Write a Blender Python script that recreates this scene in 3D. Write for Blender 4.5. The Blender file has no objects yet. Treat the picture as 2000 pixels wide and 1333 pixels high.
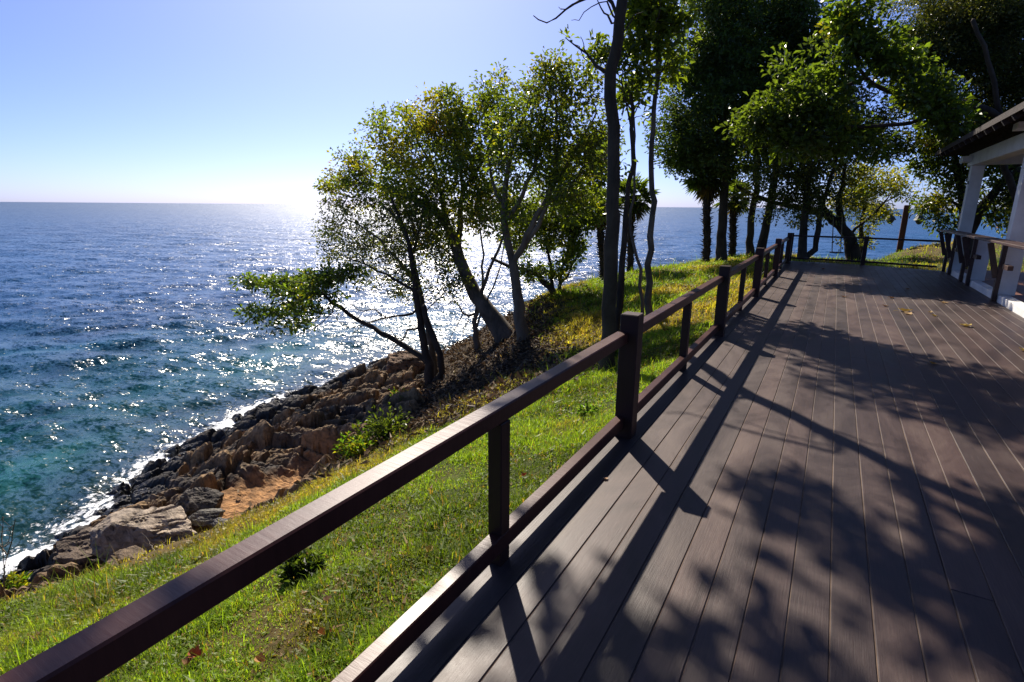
import bpy, math, random
import numpy as np
from mathutils import Vector, Matrix

C = bpy.context.scene.collection
sc = bpy.context.scene
rad = math.radians

# ------------------------------------------------------------------ camera
CAM_H = 1.6
F_PX = 1061.35                      # focal length in pixels of the 2000 px wide photograph
PITCH, ROLL, YAW = rad(13.962), rad(0.463), rad(30.114)
fwd = np.array([-math.sin(YAW) * math.cos(PITCH), math.cos(YAW) * math.cos(PITCH), -math.sin(PITCH)])
rgt0 = np.array([math.cos(YAW), math.sin(YAW), 0.0])
up0 = np.cross(rgt0, fwd)
rgt = math.cos(ROLL) * rgt0 + math.sin(ROLL) * up0
upv = -math.sin(ROLL) * rgt0 + math.cos(ROLL) * up0
cam_data = bpy.data.cameras.new('camera')
cam = bpy.data.objects.new('camera', cam_data)
C.objects.link(cam)
cam_data.sensor_width = 36.0
cam_data.lens = F_PX / 2000 * 36.0
cam_data.clip_start = 0.05
cam_data.clip_end = 200000
m = Matrix(((rgt[0], upv[0], -fwd[0], 0), (rgt[1], upv[1], -fwd[1], 0), (rgt[2], upv[2], -fwd[2], CAM_H), (0, 0, 0, 1)))
cam.matrix_world = m
sc.camera = cam

# ------------------------------------------------------------------ sky, sun, exposure
SUN_EL = rad(41.0)
sun_h = np.array([-0.657, 0.754])
SUN_DIR = np.array([sun_h[0] * math.cos(SUN_EL), sun_h[1] * math.cos(SUN_EL), math.sin(SUN_EL)])
SUN_DIR /= np.linalg.norm(SUN_DIR)
world = bpy.data.worlds.new('World')
sc.world = world
world.use_nodes = True
wn = world.node_tree
bg = wn.nodes['Background']
sky = wn.nodes.new('ShaderNodeTexSky')
sky.sky_type = 'NISHITA'
sky.sun_disc = False
sky.sun_elevation = SUN_EL
sky.sun_rotation = math.atan2(sun_h[0], sun_h[1])
sky.altitude = 0
sky.air_density = 0.52
sky.dust_density = 0.95
sky.ozone_density = 10.0
tint = wn.nodes.new('ShaderNodeMix')
tint.data_type = 'RGBA'
tint.blend_type = 'MULTIPLY'
tint.inputs[0].default_value = 1.0
tint.inputs[7].default_value = (0.98, 0.895, 1.0, 1)
wn.links.new(sky.outputs[0], tint.inputs[6])
wn.links.new(tint.outputs[2], bg.inputs[0])
bg.inputs[1].default_value = 0.088
sd = bpy.data.lights.new('sun', 'SUN')
sd.energy = 5.0
sd.angle = rad(0.53)
sd.color = (1.0, 0.9, 0.77)
sun = bpy.data.objects.new('sun', sd)
C.objects.link(sun)
sun.rotation_euler = Vector(SUN_DIR).to_track_quat('Z', 'Y').to_euler()
sun.location = (-30, 35, 40)
sc.view_settings.view_transform = 'Standard'
sc.view_settings.look = 'None'
sc.view_settings.exposure = 0.9
sc.view_settings.gamma = 1.0
sc.view_settings.use_curve_mapping = False
sc.render.engine = 'CYCLES'
sc.cycles.use_denoising = True
sc.cycles.max_bounces = 6
sc.cycles.transparent_max_bounces = 8
sc.cycles.sample_clamp_indirect = 4.0

# ------------------------------------------------------------------ surveying: photo pixel -> point in the place
def ray(px, py):
    return (px - 1000) * rgt - (py - 666.5) * upv + F_PX * fwd

def W(px, py, Y):
    """the point seen at a pixel that lies Y metres along the deck"""
    d = ray(px, py)
    return np.array([0, 0, CAM_H]) + d * (Y / d[1])

def G(px, py, z):
    """the point seen at a pixel that lies at height z"""
    d = ray(px, py)
    return np.array([0, 0, CAM_H]) + d * ((z - CAM_H) / d[2])

def depth_of(p):
    return float((np.asarray(p) - np.array([0, 0, CAM_H])) @ fwd)

# ------------------------------------------------------------------ object helpers
def tag(o, label=None, cat=None, group=None, kind=None):
    if label: o['label'] = label
    if cat: o['category'] = cat
    if group: o['group'] = group
    if kind: o['kind'] = kind
    return o

def thing(name, label, cat, loc=(0, 0, 0), group=None):
    o = bpy.data.objects.new(name, None)
    o.empty_display_size = 0.2
    C.objects.link(o)
    o.location = loc
    return tag(o, label, cat, group)

def link_mesh(name, me, mat, parent=None, smooth=False):
    o = bpy.data.objects.new(name, me)
    C.objects.link(o)
    if mat: me.materials.append(mat)
    if parent is not None:
        o.parent = parent
        o.matrix_parent_inverse = Matrix.Translation(-Vector(parent.location))
    if smooth:
        me.polygons.foreach_set('use_smooth', [True] * len(me.polygons))
    return o

def np_mesh(name, V, faces_list, col=None, attrs=None):
    """mesh from arrays: faces_list holds int arrays (n,3) or (n,4)"""
    me = bpy.data.meshes.new(name)
    V = np.ascontiguousarray(V, dtype=np.float32)
    me.vertices.add(len(V))
    me.vertices.foreach_set('co', V.ravel())
    faces_list = [np.asarray(f, dtype=np.int32) for f in faces_list if len(f)]
    loops = np.concatenate([f.ravel() for f in faces_list])
    sizes = np.concatenate([np.full(len(f), f.shape[1], np.int32) for f in faces_list])
    starts = np.concatenate([[0], np.cumsum(sizes)[:-1]]).astype(np.int32)
    me.loops.add(len(loops))
    me.loops.foreach_set('vertex_index', loops)
    me.polygons.add(len(sizes))
    me.polygons.foreach_set('loop_start', starts)
    me.polygons.foreach_set('use_smooth', np.zeros(len(sizes), bool))
    me.update(calc_edges=True)
    if col is not None:
        a = me.color_attributes.new('col', 'FLOAT_COLOR', 'POINT')
        c4 = np.ones((len(V), 4), np.float32)
        c4[:, :3] = col
        a.data.foreach_set('color', c4.ravel())
    for k, v in (attrs or {}).items():
        a = me.attributes.new(k, 'FLOAT', 'POINT')
        a.data.foreach_set('value', np.ascontiguousarray(v, np.float32))
    me.validate()
    return me

class MB:
    """collects boxes, tubes and sheets into one mesh"""
    def __init__(s):
        s.v, s.q, s.t, s.n = [], [], [], 0
    def add(s, V, q=(), t=()):
        V = np.asarray(V, float)
        s.v.append(V)
        if len(q): s.q.append(np.asarray(q, int) + s.n)
        if len(t): s.t.append(np.asarray(t, int) + s.n)
        s.n += len(V)
    def box(s, lo, hi, bev=0.0, rot=None, org=None):
        lo = np.array(lo, float); hi = np.array(hi, float)
        b = min(bev, *(0.45 * (hi - lo)))
        if b <= 0:
            V = np.array([[x, y, z] for z in (lo[2], hi[2]) for y in (lo[1], hi[1]) for x in (lo[0], hi[0])])
            q = [[0, 2, 3, 1], [4, 5, 7, 6], [0, 1, 5, 4], [2, 6, 7, 3], [0, 4, 6, 2], [1, 3, 7, 5]]
            t = []
        else:
            V, idx = [], {}
            for sx in (0, 1):
                for sy in (0, 1):
                    for sz in (0, 1):
                        c = np.array([hi[0] if sx else lo[0], hi[1] if sy else lo[1], hi[2] if sz else lo[2]])
                        sg = np.array([-1 if sx else 1, -1 if sy else 1, -1 if sz else 1])
                        for ax in range(3):
                            p = c + sg * b
                            p[ax] = c[ax]
                            idx[(sx, sy, sz, ax)] = len(V)
                            V.append(p)
            V = np.array(V)
            q, t = [], []
            for ax in range(3):
                o = [a for a in range(3) if a != ax]
                for sd_ in (0, 1):
                    f = []
                    for a, b_ in ((0, 0), (1, 0), (1, 1), (0, 1)):
                        k = [0, 0, 0]; k[ax] = sd_; k[o[0]] = a; k[o[1]] = b_
                        f.append(idx[(*k, ax)])
                    q.append(f)
                for a in (0, 1):
                    for b_ in (0, 1):
                        f = []
                        for e, w in ((0, o[0]), (1, o[0]), (1, o[1]), (0, o[1])):
                            k = [0, 0, 0]; k[ax] = e; k[o[0]] = a; k[o[1]] = b_
                            f.append(idx[(*k, w)])
                        q.append(f)
            for sx in (0, 1):
                for sy in (0, 1):
                    for sz in (0, 1):
                        t.append([idx[(sx, sy, sz, a)] for a in range(3)])
            cen = (lo + hi) / 2
            def fix(f):
                P = V[f]
                n = np.cross(P[1] - P[0], P[2] - P[0])
                return list(f) if n @ (P.mean(0) - cen) > 0 else list(f)[::-1]
            q = [fix(f) for f in q]
            t = [fix(f) for f in t]
        if rot is not None:
            o_ = np.array(org, float)
            V = (V - o_) @ np.array(rot).T + o_
        s.add(V, q, t)
    def beam(s, a, b, w, h, bev=0.0, up=(0, 0, 1)):
        """a rectangular bar from a to b"""
        a = np.array(a, float); b = np.array(b, float)
        L = np.linalg.norm(b - a); y = (b - a) / L
        x = np.cross(y, up); x /= np.linalg.norm(x)
        z = np.cross(x, y)
        k = MB(); k.box((-w / 2, 0, -h / 2), (w / 2, L, h / 2), bev)
        V = k.v[0] @ np.array([x, y, z]) + a
        s.add(V, k.q[0], k.t[0] if k.t else ())
    def tube(s, P, R, n=6, cap=True):
        P = np.asarray(P, float)
        if len(P) < 2: return
        R = np.broadcast_to(np.asarray(R, float), (len(P),))
        T = np.gradient(P, axis=0)
        T /= np.linalg.norm(T, axis=1)[:, None] + 1e-9
        ref = np.array([0.13, 0.31, 0.94]) if abs(T[0][2]) < 0.9 else np.array([0.95, 0.2, 0.1])
        A = np.cross(T, ref); A /= np.linalg.norm(A, axis=1)[:, None] + 1e-9
        B = np.cross(T, A)
        th = np.arange(n) * 2 * math.pi / n
        V = (P[:, None] + R[:, None, None] * (np.cos(th)[None, :, None] * A[:, None] + np.sin(th)[None, :, None] * B[:, None])).reshape(-1, 3)
        i = np.arange(len(P) - 1)[:, None] * n; j = np.arange(n)[None]; k = (j + 1) % n
        q = np.stack([i + j, i + k, i + n + k, i + n + j], -1).reshape(-1, 4)
        t = []
        if cap:
            V = np.concatenate([V, P[-1:] + T[-1:] * R[-1]])
            e = (len(P) - 1) * n
            t = [[e + a, e + (a + 1) % n, len(V) - 1] for a in range(n)]
        s.add(V, q, t)
    def mesh(s, name, **kw):
        f = []
        if s.q: f.append(np.concatenate(s.q))
        if s.t: f.append(np.concatenate(s.t))
        return np_mesh(name, np.concatenate(s.v), f, **kw)
    def build(s, name, mat, parent=None, smooth=False, **kw):
        return link_mesh(name, s.mesh(name, **kw), mat, parent, smooth)

# ------------------------------------------------------------------ array noise
def _hash(i, j, s):
    h = (i.astype(np.int64) * 374761393 + j.astype(np.int64) * 668265263 + s * 974634777) & 0xFFFFFFFF
    h = ((h ^ (h >> 13)) * 1274126177) & 0xFFFFFFFF
    h = ((h ^ (h >> 16)) * 2246822519) & 0xFFFFFFFF
    return ((h ^ (h >> 15)) & 0xFFFFFF) / float(0x1000000)

def vnoise(x, y, s=0):
    x = np.asarray(x, float); y = np.asarray(y, float)
    i = np.floor(x); j = np.floor(y)
    u = x - i; v = y - j
    u = u * u * u * (u * (u * 6 - 15) + 10); v = v * v * v * (v * (v * 6 - 15) + 10)
    a, b, c, d = _hash(i, j, s), _hash(i + 1, j, s), _hash(i, j + 1, s), _hash(i + 1, j + 1, s)
    return (a * (1 - u) + b * u) * (1 - v) + (c * (1 - u) + d * u) * v

def fbm(x, y, s=0, o=4, g=0.5):
    t, a, n = 0, 1.0, 0
    for k in range(o):
        t = t + a * vnoise(x * 2 ** k + 17.3 * k, y * 2 ** k - 9.1 * k, s + k)
        n += a; a *= g
    return t / n

def worley(x, y, s=0, p=2.0):
    """first and second distance and a random number of the nearest cell"""
    i0 = np.floor(x); j0 = np.floor(y)
    f1 = np.full(np.shape(x), 9.0); f2 = f1.copy(); cid = np.zeros(np.shape(x)); cx = cid.copy(); cy = cid.copy()
    for a in (-1, 0, 1):
        for b in (-1, 0, 1):
            i, j = i0 + a, j0 + b
            qx = i + 0.1 + 0.8 * _hash(i, j, s); qy = j + 0.1 + 0.8 * _hash(i, j, s + 7)
            d = (np.abs(x - qx) ** p + np.abs(y - qy) ** p) ** (1 / p)
            h = _hash(i, j, s + 13)
            near = d < f1
            f2 = np.where(near, f1, np.minimum(f2, d))
            cid = np.where(near, h, cid); cx = np.where(near, x - qx, cx); cy = np.where(near, y - qy, cy)
            f1 = np.where(near, d, f1)
    return f1, f2, cid, cx, cy

def sstep(a, b, x):
    t = np.clip((x - a) / (b - a), 0, 1)
    return t * t * (3 - 2 * t)

# ------------------------------------------------------------------ materials
M = {}
def mat(name):
    mt = bpy.data.materials.new(name)
    mt.use_nodes = True
    nt = mt.node_tree
    M[name] = mt
    return mt, nt, nt.nodes['Principled BSDF'], nt.links

def nd(nt, t, **kw):
    n = nt.nodes.new(t)
    for k, v in kw.items():
        if k.startswith('i_'): n.inputs[k[2:].replace('_', ' ')].default_value = v
        else: setattr(n, k, v)
    return n

def coords(nt, scale, rot=(0, 0, 0)):
    tc = nd(nt, 'ShaderNodeTexCoord')
    mp = nd(nt, 'ShaderNodeMapping')
    mp.inputs['Scale'].default_value = scale
    mp.inputs['Rotation'].default_value = rot
    nt.links.new(tc.outputs['Object'], mp.inputs[0])
    return mp.outputs[0]

def ramp(nt, fac, stops):
    r = nd(nt, 'ShaderNodeValToRGB')
    e = r.color_ramp.elements
    while len(e) < len(stops): e.new(0.5)
    for k, (p, c) in zip(e, stops):
        k.position = p
        k.color = (*c, 1) if len(c) == 3 else c
    nt.links.new(fac, r.inputs[0])
    return r.outputs[0]

def noise(nt, vec, scale, detail=4, rough=0.55, dist=0.0):
    n = nd(nt, 'ShaderNodeTexNoise')
    n.inputs['Scale'].default_value = scale
    n.inputs['Detail'].default_value = detail
    n.inputs['Roughness'].default_value = rough
    n.inputs['Distortion'].default_value = dist
    if vec is not None: nt.links.new(vec, n.inputs['Vector'])
    return n.outputs[0]

def bump(nt, h, strength, dist, normal=None):
    b = nd(nt, 'ShaderNodeBump')
    b.inputs['Strength'].default_value = strength
    b.inputs['Distance'].default_value = dist
    nt.links.new(h, b.inputs['Height'])
    if normal is not None: nt.links.new(normal, b.inputs['Normal'])
    return b.outputs[0]

def mixc(nt, a, b, fac, mode='MIX'):
    x = nd(nt, 'ShaderNodeMix', data_type='RGBA', blend_type=mode)
    for s, v in ((6, a), (7, b), (0, fac)):
        if hasattr(v, 'links') or hasattr(v, 'is_linked'): nt.links.new(v, x.inputs[s])
        elif isinstance(v, (int, float)): x.inputs[s].default_value = v
        else: x.inputs[s].default_value = (*v, 1)
    return x.outputs[2]

def wood_paint(name, base, dark, streak, rough=(0.25, 0.5), coat=0.0, rot=(0, 0, 0), bstr=0.25):
    mt, nt, P, L = mat(name)
    v = coords(nt, streak, rot)
    n1 = noise(nt, v, 1.0, 6, 0.65)
    n2 = noise(nt, coords(nt, (1, 1, 1)), 1.7, 4, 0.6)
    c = mixc(nt, ramp(nt, n1, [(0.3, dark), (0.7, base)]), ramp(nt, n2, [(0.35, tuple(0.75 * k for k in dark)), (0.65, tuple(min(1, 1.2 * k) for k in base))]), 0.45)
    ch = noise(nt, coords(nt, (3, 1.2, 3)), 9, 8, 0.8, 0.8)
    c = mixc(nt, c, (0.2, 0.15, 0.13), ramp(nt, ch, [(0.69, (0, 0, 0)), (0.75, (0.75, 0.75, 0.75))]))
    L.new(c, P.inputs['Base Color'])
    r = ramp(nt, n2, [(0.3, (rough[0],) * 3), (0.7, (rough[1],) * 3)])
    L.new(r, P.inputs['Roughness'])
    L.new(bump(nt, n1, bstr, 0.004), P.inputs['Normal'])
    P.inputs['Coat Weight'].default_value = coat
    P.inputs['Coat Roughness'].default_value = 0.16
    P.inputs['Specular IOR Level'].default_value = 0.24
    return mt

# dark varnished timber of the rails: brush marks run across the bar
wood_paint('rail_timber', (0.064, 0.0215, 0.0155), (0.037, 0.0125, 0.0095), (6, 55, 6), (0.33, 0.45), 0.0, bstr=0.22)
wood_paint('post_timber', (0.034, 0.012, 0.009), (0.018, 0.0072, 0.006), (40, 40, 3), (0.4, 0.6), 0.05)
wood_paint('counter_timber', (0.07, 0.038, 0.03), (0.03, 0.017, 0.014), (30, 3, 30), (0.4, 0.6), 0.1)
wood_paint('lamp_timber', (0.085, 0.032, 0.018), (0.045, 0.018, 0.012), (30, 30, 3), (0.5, 0.7))

# composite deck boards
mt, nt, P, L = mat('deck_boards')
vs = coords(nt, (26, 0.9, 1))
fine = noise(nt, coords(nt, (160, 6, 1)), 1.0, 4, 0.7)
st = noise(nt, vs, 1.0, 5, 0.6)
blot = noise(nt, coords(nt, (1, 0.45, 1)), 2.3, 7, 0.68, 0.9)
att = nd(nt, 'ShaderNodeAttribute', attribute_name='tone')
c0 = ramp(nt, st, [(0.2, (0.030, 0.018, 0.0145)), (0.8, (0.052, 0.033, 0.0275))])
c1 = mixc(nt, c0, ramp(nt, blot, [(0.36, (0.017, 0.0102, 0.0085)), (0.5, (0.047, 0.03, 0.027)), (0.66, (0.085, 0.062, 0.052))]), 0.62)
tone = ramp(nt, att.outputs['Fac'], [(0, (0.74, 0.74, 0.76)), (1, (1.24, 1.14, 1.1))])
c2 = mixc(nt, mixc(nt, c1, tone, 1.0, 'MULTIPLY'), ramp(nt, fine, [(0.3, (0.72, 0.7, 0.7)), (0.7, (1.25, 1.22, 1.2))]), 0.8, 'MULTIPLY')
sc_n = noise(nt, coords(nt, (3, 9, 1), (0, 0, 0.7)), 2.0, 6, 0.8, 1.5)
scuff = ramp(nt, sc_n, [(0.66, (0, 0, 0)), (0.78, (1, 1, 1))])
c3 = mixc(nt, c2, (0.12, 0.105, 0.1), nd(nt, 'ShaderNodeMath', operation='MULTIPLY').outputs[0])
mm = c3.node.inputs[0].links[0].from_node
L.new(scuff, mm.inputs[0]); mm.inputs[1].default_value = 0.5
L.new(c3, P.inputs['Base Color'])
P.inputs['Specular IOR Level'].default_value = 0.42
rr = ramp(nt, blot, [(0.3, (0.42,) * 3), (0.7, (0.6,) * 3)])
L.new(rr, P.inputs['Roughness'])
L.new(bump(nt, fine, 0.4, 0.002, bump(nt, st, 0.12, 0.003)), P.inputs['Normal'])
mt, nt, P, L = mat('groove_dust')
n = noise(nt, coords(nt, (1, 1, 1)), 2.2, 4)
L.new(ramp(nt, n, [(0.35, (0.06, 0.037, 0.026)), (0.62, (0.2, 0.14, 0.1))]), P.inputs['Base Color'])
P.inputs['Roughness'].default_value = 0.9

def plain(name, a, b, scale, rough=0.7, bs=0.2, bd=0.01, spec=0.4):
    mt, nt, P, L = mat(name)
    v = coords(nt, (1, 1, 1))
    n = noise(nt, v, scale, 5, 0.6)
    L.new(ramp(nt, n, [(0.3, a), (0.7, b)]), P.inputs['Base Color'])
    P.inputs['Roughness'].default_value = rough
    P.inputs['Specular IOR Level'].default_value = spec
    L.new(bump(nt, noise(nt, v, scale * 6, 4), bs, bd), P.inputs['Normal'])
    return mt
plain('white_paint', (0.6, 0.59, 0.57), (0.8, 0.8, 0.79), 2.2, 0.55, 0.1)
plain('terracotta', (0.2, 0.085, 0.05), (0.3, 0.14, 0.085), 5, 0.6)
plain('shingle', (0.022, 0.017, 0.015), (0.05, 0.038, 0.032), 9, 0.85, 0.5, 0.02)
plain('lamp_metal', (0.02, 0.03, 0.028), (0.035, 0.05, 0.045), 9, 0.5)
plain('rope', (0.2, 0.16, 0.1), (0.3, 0.24, 0.16), 30, 0.9)

def bark(name, a, b, scale=5):
    mt, nt, P, L = mat(name)
    v = coords(nt, (1, 1, 0.35))
    n = noise(nt, v, scale, 6, 0.65, 0.6)
    n2 = noise(nt, coords(nt, (1, 1, 1)), scale * 0.4, 4, 0.6)
    c = mixc(nt, ramp(nt, n, [(0.3, a), (0.68, b)]), ramp(nt, n2, [(0.42, a), (0.62, b)]), 0.4)
    L.new(c, P.inputs['Base Color'])
    P.inputs['Roughness'].default_value = 0.9
    P.inputs['Specular IOR Level'].default_value = 0.2
    L.new(bump(nt, n, 0.8, 0.03), P.inputs['Normal'])
bark('bark_grey', (0.05, 0.042, 0.032), (0.16, 0.135, 0.105))
bark('bark_pale', (0.075, 0.06, 0.043), (0.21, 0.175, 0.13), 4)
bark('bark_mid', (0.03, 0.024, 0.017), (0.085, 0.068, 0.05))
bark('bark_dark', (0.02, 0.016, 0.012), (0.07, 0.055, 0.042))

def leafy(name, trans=0.5, rough=0.36, spec=0.5, tcol=(1.85, 1.85, 0.5)):
    mt, nt, P, L = mat(name)
    a = nd(nt, 'ShaderNodeAttribute', attribute_name='col')
    L.new(a.outputs['Color'], P.inputs['Base Color'])
    P.inputs['Roughness'].default_value = rough
    P.inputs['Specular IOR Level'].default_value = spec
    tr = nd(nt, 'ShaderNodeBsdfTranslucent')
    L.new(mixc(nt, a.outputs['Color'], tcol, 1.0, 'MULTIPLY'), tr.inputs[0])
    mx = nd(nt, 'ShaderNodeMixShader')
    mx.inputs[0].default_value = trans
    L.new(P.outputs[0], mx.inputs[1]); L.new(tr.outputs[0], mx.inputs[2])
    L.new(mx.outputs[0], nt.nodes['Material Output'].inputs[0])
leafy('leaf')
leafy('grass_blade', 0.55, 0.5, 0.3, (1.5, 1.5, 0.45))

mt, nt, P, L = mat('earth')
a = nd(nt, 'ShaderNodeAttribute', attribute_name='col')
v = coords(nt, (1, 1, 1))
n = noise(nt, v, 9, 6, 0.7)
L.new(mixc(nt, a.outputs['Color'], ramp(nt, n, [(0.3, (0.45, 0.42, 0.4)), (0.7, (1.5, 1.45, 1.35))]), 1.0, 'MULTIPLY'), P.inputs['Base Color'])
P.inputs['Roughness'].default_value = 0.95
P.inputs['Specular IOR Level'].default_value = 0.15
L.new(bump(nt, noise(nt, v, 22, 6, 0.7), 0.9, 0.05), P.inputs['Normal'])

mt, nt, P, L = mat('rock')
a = nd(nt, 'ShaderNodeAttribute', attribute_name='col')
w_ = nd(nt, 'ShaderNodeAttribute', attribute_name='wet')
v = coords(nt, (1, 1, 1))
vr = coords(nt, (1.6, 7, 2.2), (0.35, 0.25, 0.5))
n = noise(nt, v, 6, 8, 0.68, 0.5)
n3 = noise(nt, vr, 2.2, 6, 0.7, 0.4)
c = mixc(nt, a.outputs['Color'], ramp(nt, n, [(0.3, (0.4, 0.38, 0.36)), (0.52, (1, 1, 1)), (0.72, (1.55, 1.5, 1.4))]), 1.0, 'MULTIPLY')
c = mixc(nt, c, ramp(nt, n3, [(0.36, (0.35, 0.33, 0.32)), (0.5, (1.1, 1.08, 1.05))]), 0.7, 'MULTIPLY')
L.new(c, P.inputs['Base Color'])
L.new(ramp(nt, w_.outputs['Fac'], [(0, (0.85,) * 3), (1, (0.32,) * 3)]), P.inputs['Roughness'])
P.inputs['Specular IOR Level'].default_value = 0.3
L.new(bump(nt, n, 0.9, 0.07, bump(nt, n3, 0.9, 0.08)), P.inputs['Normal'])

mt, nt, P, L = mat('sea_water')
ds = nd(nt, 'ShaderNodeAttribute', attribute_name='shore')
fo = nd(nt, 'ShaderNodeAttribute', attribute_name='foam')
v = coords(nt, (1, 1, 1))
patch = noise(nt, coords(nt, (1, 0.55, 1), (0, 0, 0.5)), 0.11, 5, 0.6, 0.6)
col = ramp(nt, ds.outputs['Fac'], [(0.0, (0.03, 0.045, 0.04)), (0.02, (0.008, 0.042, 0.04)), (0.10, (0.003, 0.056, 0.058)), (0.24, (0.002, 0.038, 0.066)), (0.5, (0.0025, 0.042, 0.105)), (1.0, (0.003, 0.05, 0.13))])
dk = ramp(nt, patch, [(0.36, (0.3, 0.36, 0.5)), (0.52, (1, 1, 1)), (0.68, (1.35, 1.7, 1.55))])
sh = ramp(nt, ds.outputs['Fac'], [(0.25, (1, 1, 1)), (0.6, (0.15,) * 3)])
col = mixc(nt, col, dk, sh, 'MULTIPLY')
# foam: lacy where the waves break on the rocks
f1 = noise(nt, v, 2.6, 7, 0.72, 1.2)
f2 = noise(nt, coords(nt, (1, 1, 1)), 9, 6, 0.7, 0.6)
fm = nd(nt, 'ShaderNodeMath', operation='ADD'); L.new(f1, fm.inputs[0]); L.new(fo.outputs['Fac'], fm.inputs[1])
fm2 = nd(nt, 'ShaderNodeMath', operation='MULTIPLY_ADD'); L.new(f2, fm2.inputs[0]); fm2.inputs[1].default_value = 0.55; L.new(fm.outputs[0], fm2.inputs[2])
fmask = ramp(nt, fm2.outputs[0], [(0.0, (0, 0, 0)), (1.0, (0, 0, 0))])
fr = fmask.node.color_ramp
fr.elements[0].position = 0.93; fr.elements[1].position = 1.06
fr.elements[1].color = (1, 1, 1, 1)
L.new(mixc(nt, col, (0.72, 0.75, 0.76), fmask), P.inputs['Base Color'])
P.inputs['IOR'].default_value = 1.33
P.inputs['Specular IOR Level'].default_value = 0.42
fa = nd(nt, 'ShaderNodeAttribute', attribute_name='far')
L.new(mixc(nt, ramp(nt, fa.outputs['Fac'], [(0, (0.2,) * 3), (0.5, (0.32,) * 3), (1, (0.46,) * 3)]), (0.75, 0.75, 0.75), fmask), P.inputs['Roughness'])
# wave slopes: the facet normal is tilted by noise of several sizes, so that far water stays rough
def slope(scale, amp, stretch, detail):
    n_ = nd(nt, 'ShaderNodeTexNoise')
    n_.inputs['Scale'].default_value = scale
    n_.inputs['Detail'].default_value = detail
    n_.inputs['Roughness'].default_value = 0.6
    n_.inputs['Distortion'].default_value = 0.4
    L.new(coords(nt, (stretch, 1, 1), (0, 0, -0.55)), n_.inputs['Vector'])
    s1 = nd(nt, 'ShaderNodeVectorMath', operation='SUBTRACT'); L.new(n_.outputs['Color'], s1.inputs[0]); s1.inputs[1].default_value = (0.5, 0.5, 0.5)
    s2 = nd(nt, 'ShaderNodeVectorMath', operation='MULTIPLY'); L.new(s1.outputs[0], s2.inputs[0]); s2.inputs[1].default_value = (amp * 0.8, amp * 1.1, 0)
    return s2.outputs[0]
def vadd(a_, b_):
    x_ = nd(nt, 'ShaderNodeVectorMath', operation='ADD'); L.new(a_, x_.inputs[0]); L.new(b_, x_.inputs[1]); return x_.outputs[0]
geo = nd(nt, 'ShaderNodeNewGeometry')
nsum = vadd(geo.outputs['Normal'], vadd(slope(0.5, 0.6, 0.4, 3), vadd(slope(2.6, 1.5, 0.38, 3), slope(10.0, 1.8, 0.5, 3))))
nz = nd(nt, 'ShaderNodeVectorMath', operation='NORMALIZE'); L.new(nsum, nz.inputs[0])
L.new(nz.outputs[0], P.inputs['Normal'])
#SETTING
# ------------------------------------------------------------------ the lie of the land
SEA_Z = -5.5
cp = []
def c_(px, py, z): cp.append(G(px, py, z))
for y in (-6, -3, 0, 4, 8, 12, 16, 20): cp.append((-1.15, y, -0.3))
for y in (-4, 3, 10, 17): cp += [(3.5, y, -0.3), (9, y, -0.3)]
for a in ((20, 1170, -2.1), (200, 1125, -1.98), (330, 1093, -1.85), (430, 1045, -1.75), (505, 1012, -1.7), (690, 915, -1.78),
          (850, 835, -1.55), (996, 801, -1.3), (1080, 762, -1.15), (1170, 718, -0.98), (1185, 722, -0.92),
          (1100, 650, -1.75), (1100, 690, -1.85), (1050, 640, -1.95), (1150, 620, -1.3), (1020, 665, -2.05), (985, 668, -2.45), (935, 690, -2.9),
          (950, 745, -2.6), (900, 770, -2.9), (1060, 720, -1.75), (838, 748, -4.0), (760, 800, -4.0), (880, 715, -3.6),
          (1085, 572, -1.3), (1130, 557, -1.2), (1180, 546, -1.1), (1300, 523, -0.8), (1378, 515, -0.65), (1250, 600, -0.75), (1380, 570, -0.42),
          (1250, 560, -0.9), (1420, 512, -0.5),
          (700, 890, -2.9), (640, 925, -3.7), (515, 985, -4.15), (560, 960, -4.15), (440, 1000, -4.2), (370, 1050, -4.3), (300, 1085, -4.4),
          (200, 1100, -4.6), (100, 1140, -4.7), (480, 925, -3.9), (400, 960, -4.1), (560, 880, -3.75), (640, 830, -3.9), (700, 800, -3.9), (600, 800, -4.9),
          (330, 960, -4.75), (250, 1010, -4.8), (480, 850, -4.9), (700, 750, -4.8), (790, 705, -4.75),
          (30, 1115, SEA_Z), (130, 1055, SEA_Z), (265, 938, SEA_Z), (400, 858, SEA_Z), (500, 800, SEA_Z), (640, 752, SEA_Z), (770, 712, SEA_Z)):
    c_(*a)
SHORE = [np.array([-9.5, -6.0]), np.array([-11.6, -1.0])] + [G(*a, SEA_Z)[:2] for a in ((30, 1115), (130, 1055), (265, 938), (400, 858), (500, 800), (640, 752), (770, 712))] + \
        [np.array(p, float) for p in ((-15.5, 18.2), (-14.0, 21.0), (-11.5, 23.5), (-9.5, 27.0), (-6.5, 31.5), (-2.0, 35.0), (4.0, 37.5), (12, 38), (30, 36), (60, 34))]
for p in SHORE[9:17]: cp.append((p[0], p[1], SEA_Z))
cp += [(-9.5, -6, SEA_Z), (-11.6, -1, SEA_Z), (-5, -5, -1.7), (-4, -2, -1.25), (-9, -1.5, -3.6), (-8.5, 0.6, -3.2)]
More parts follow.
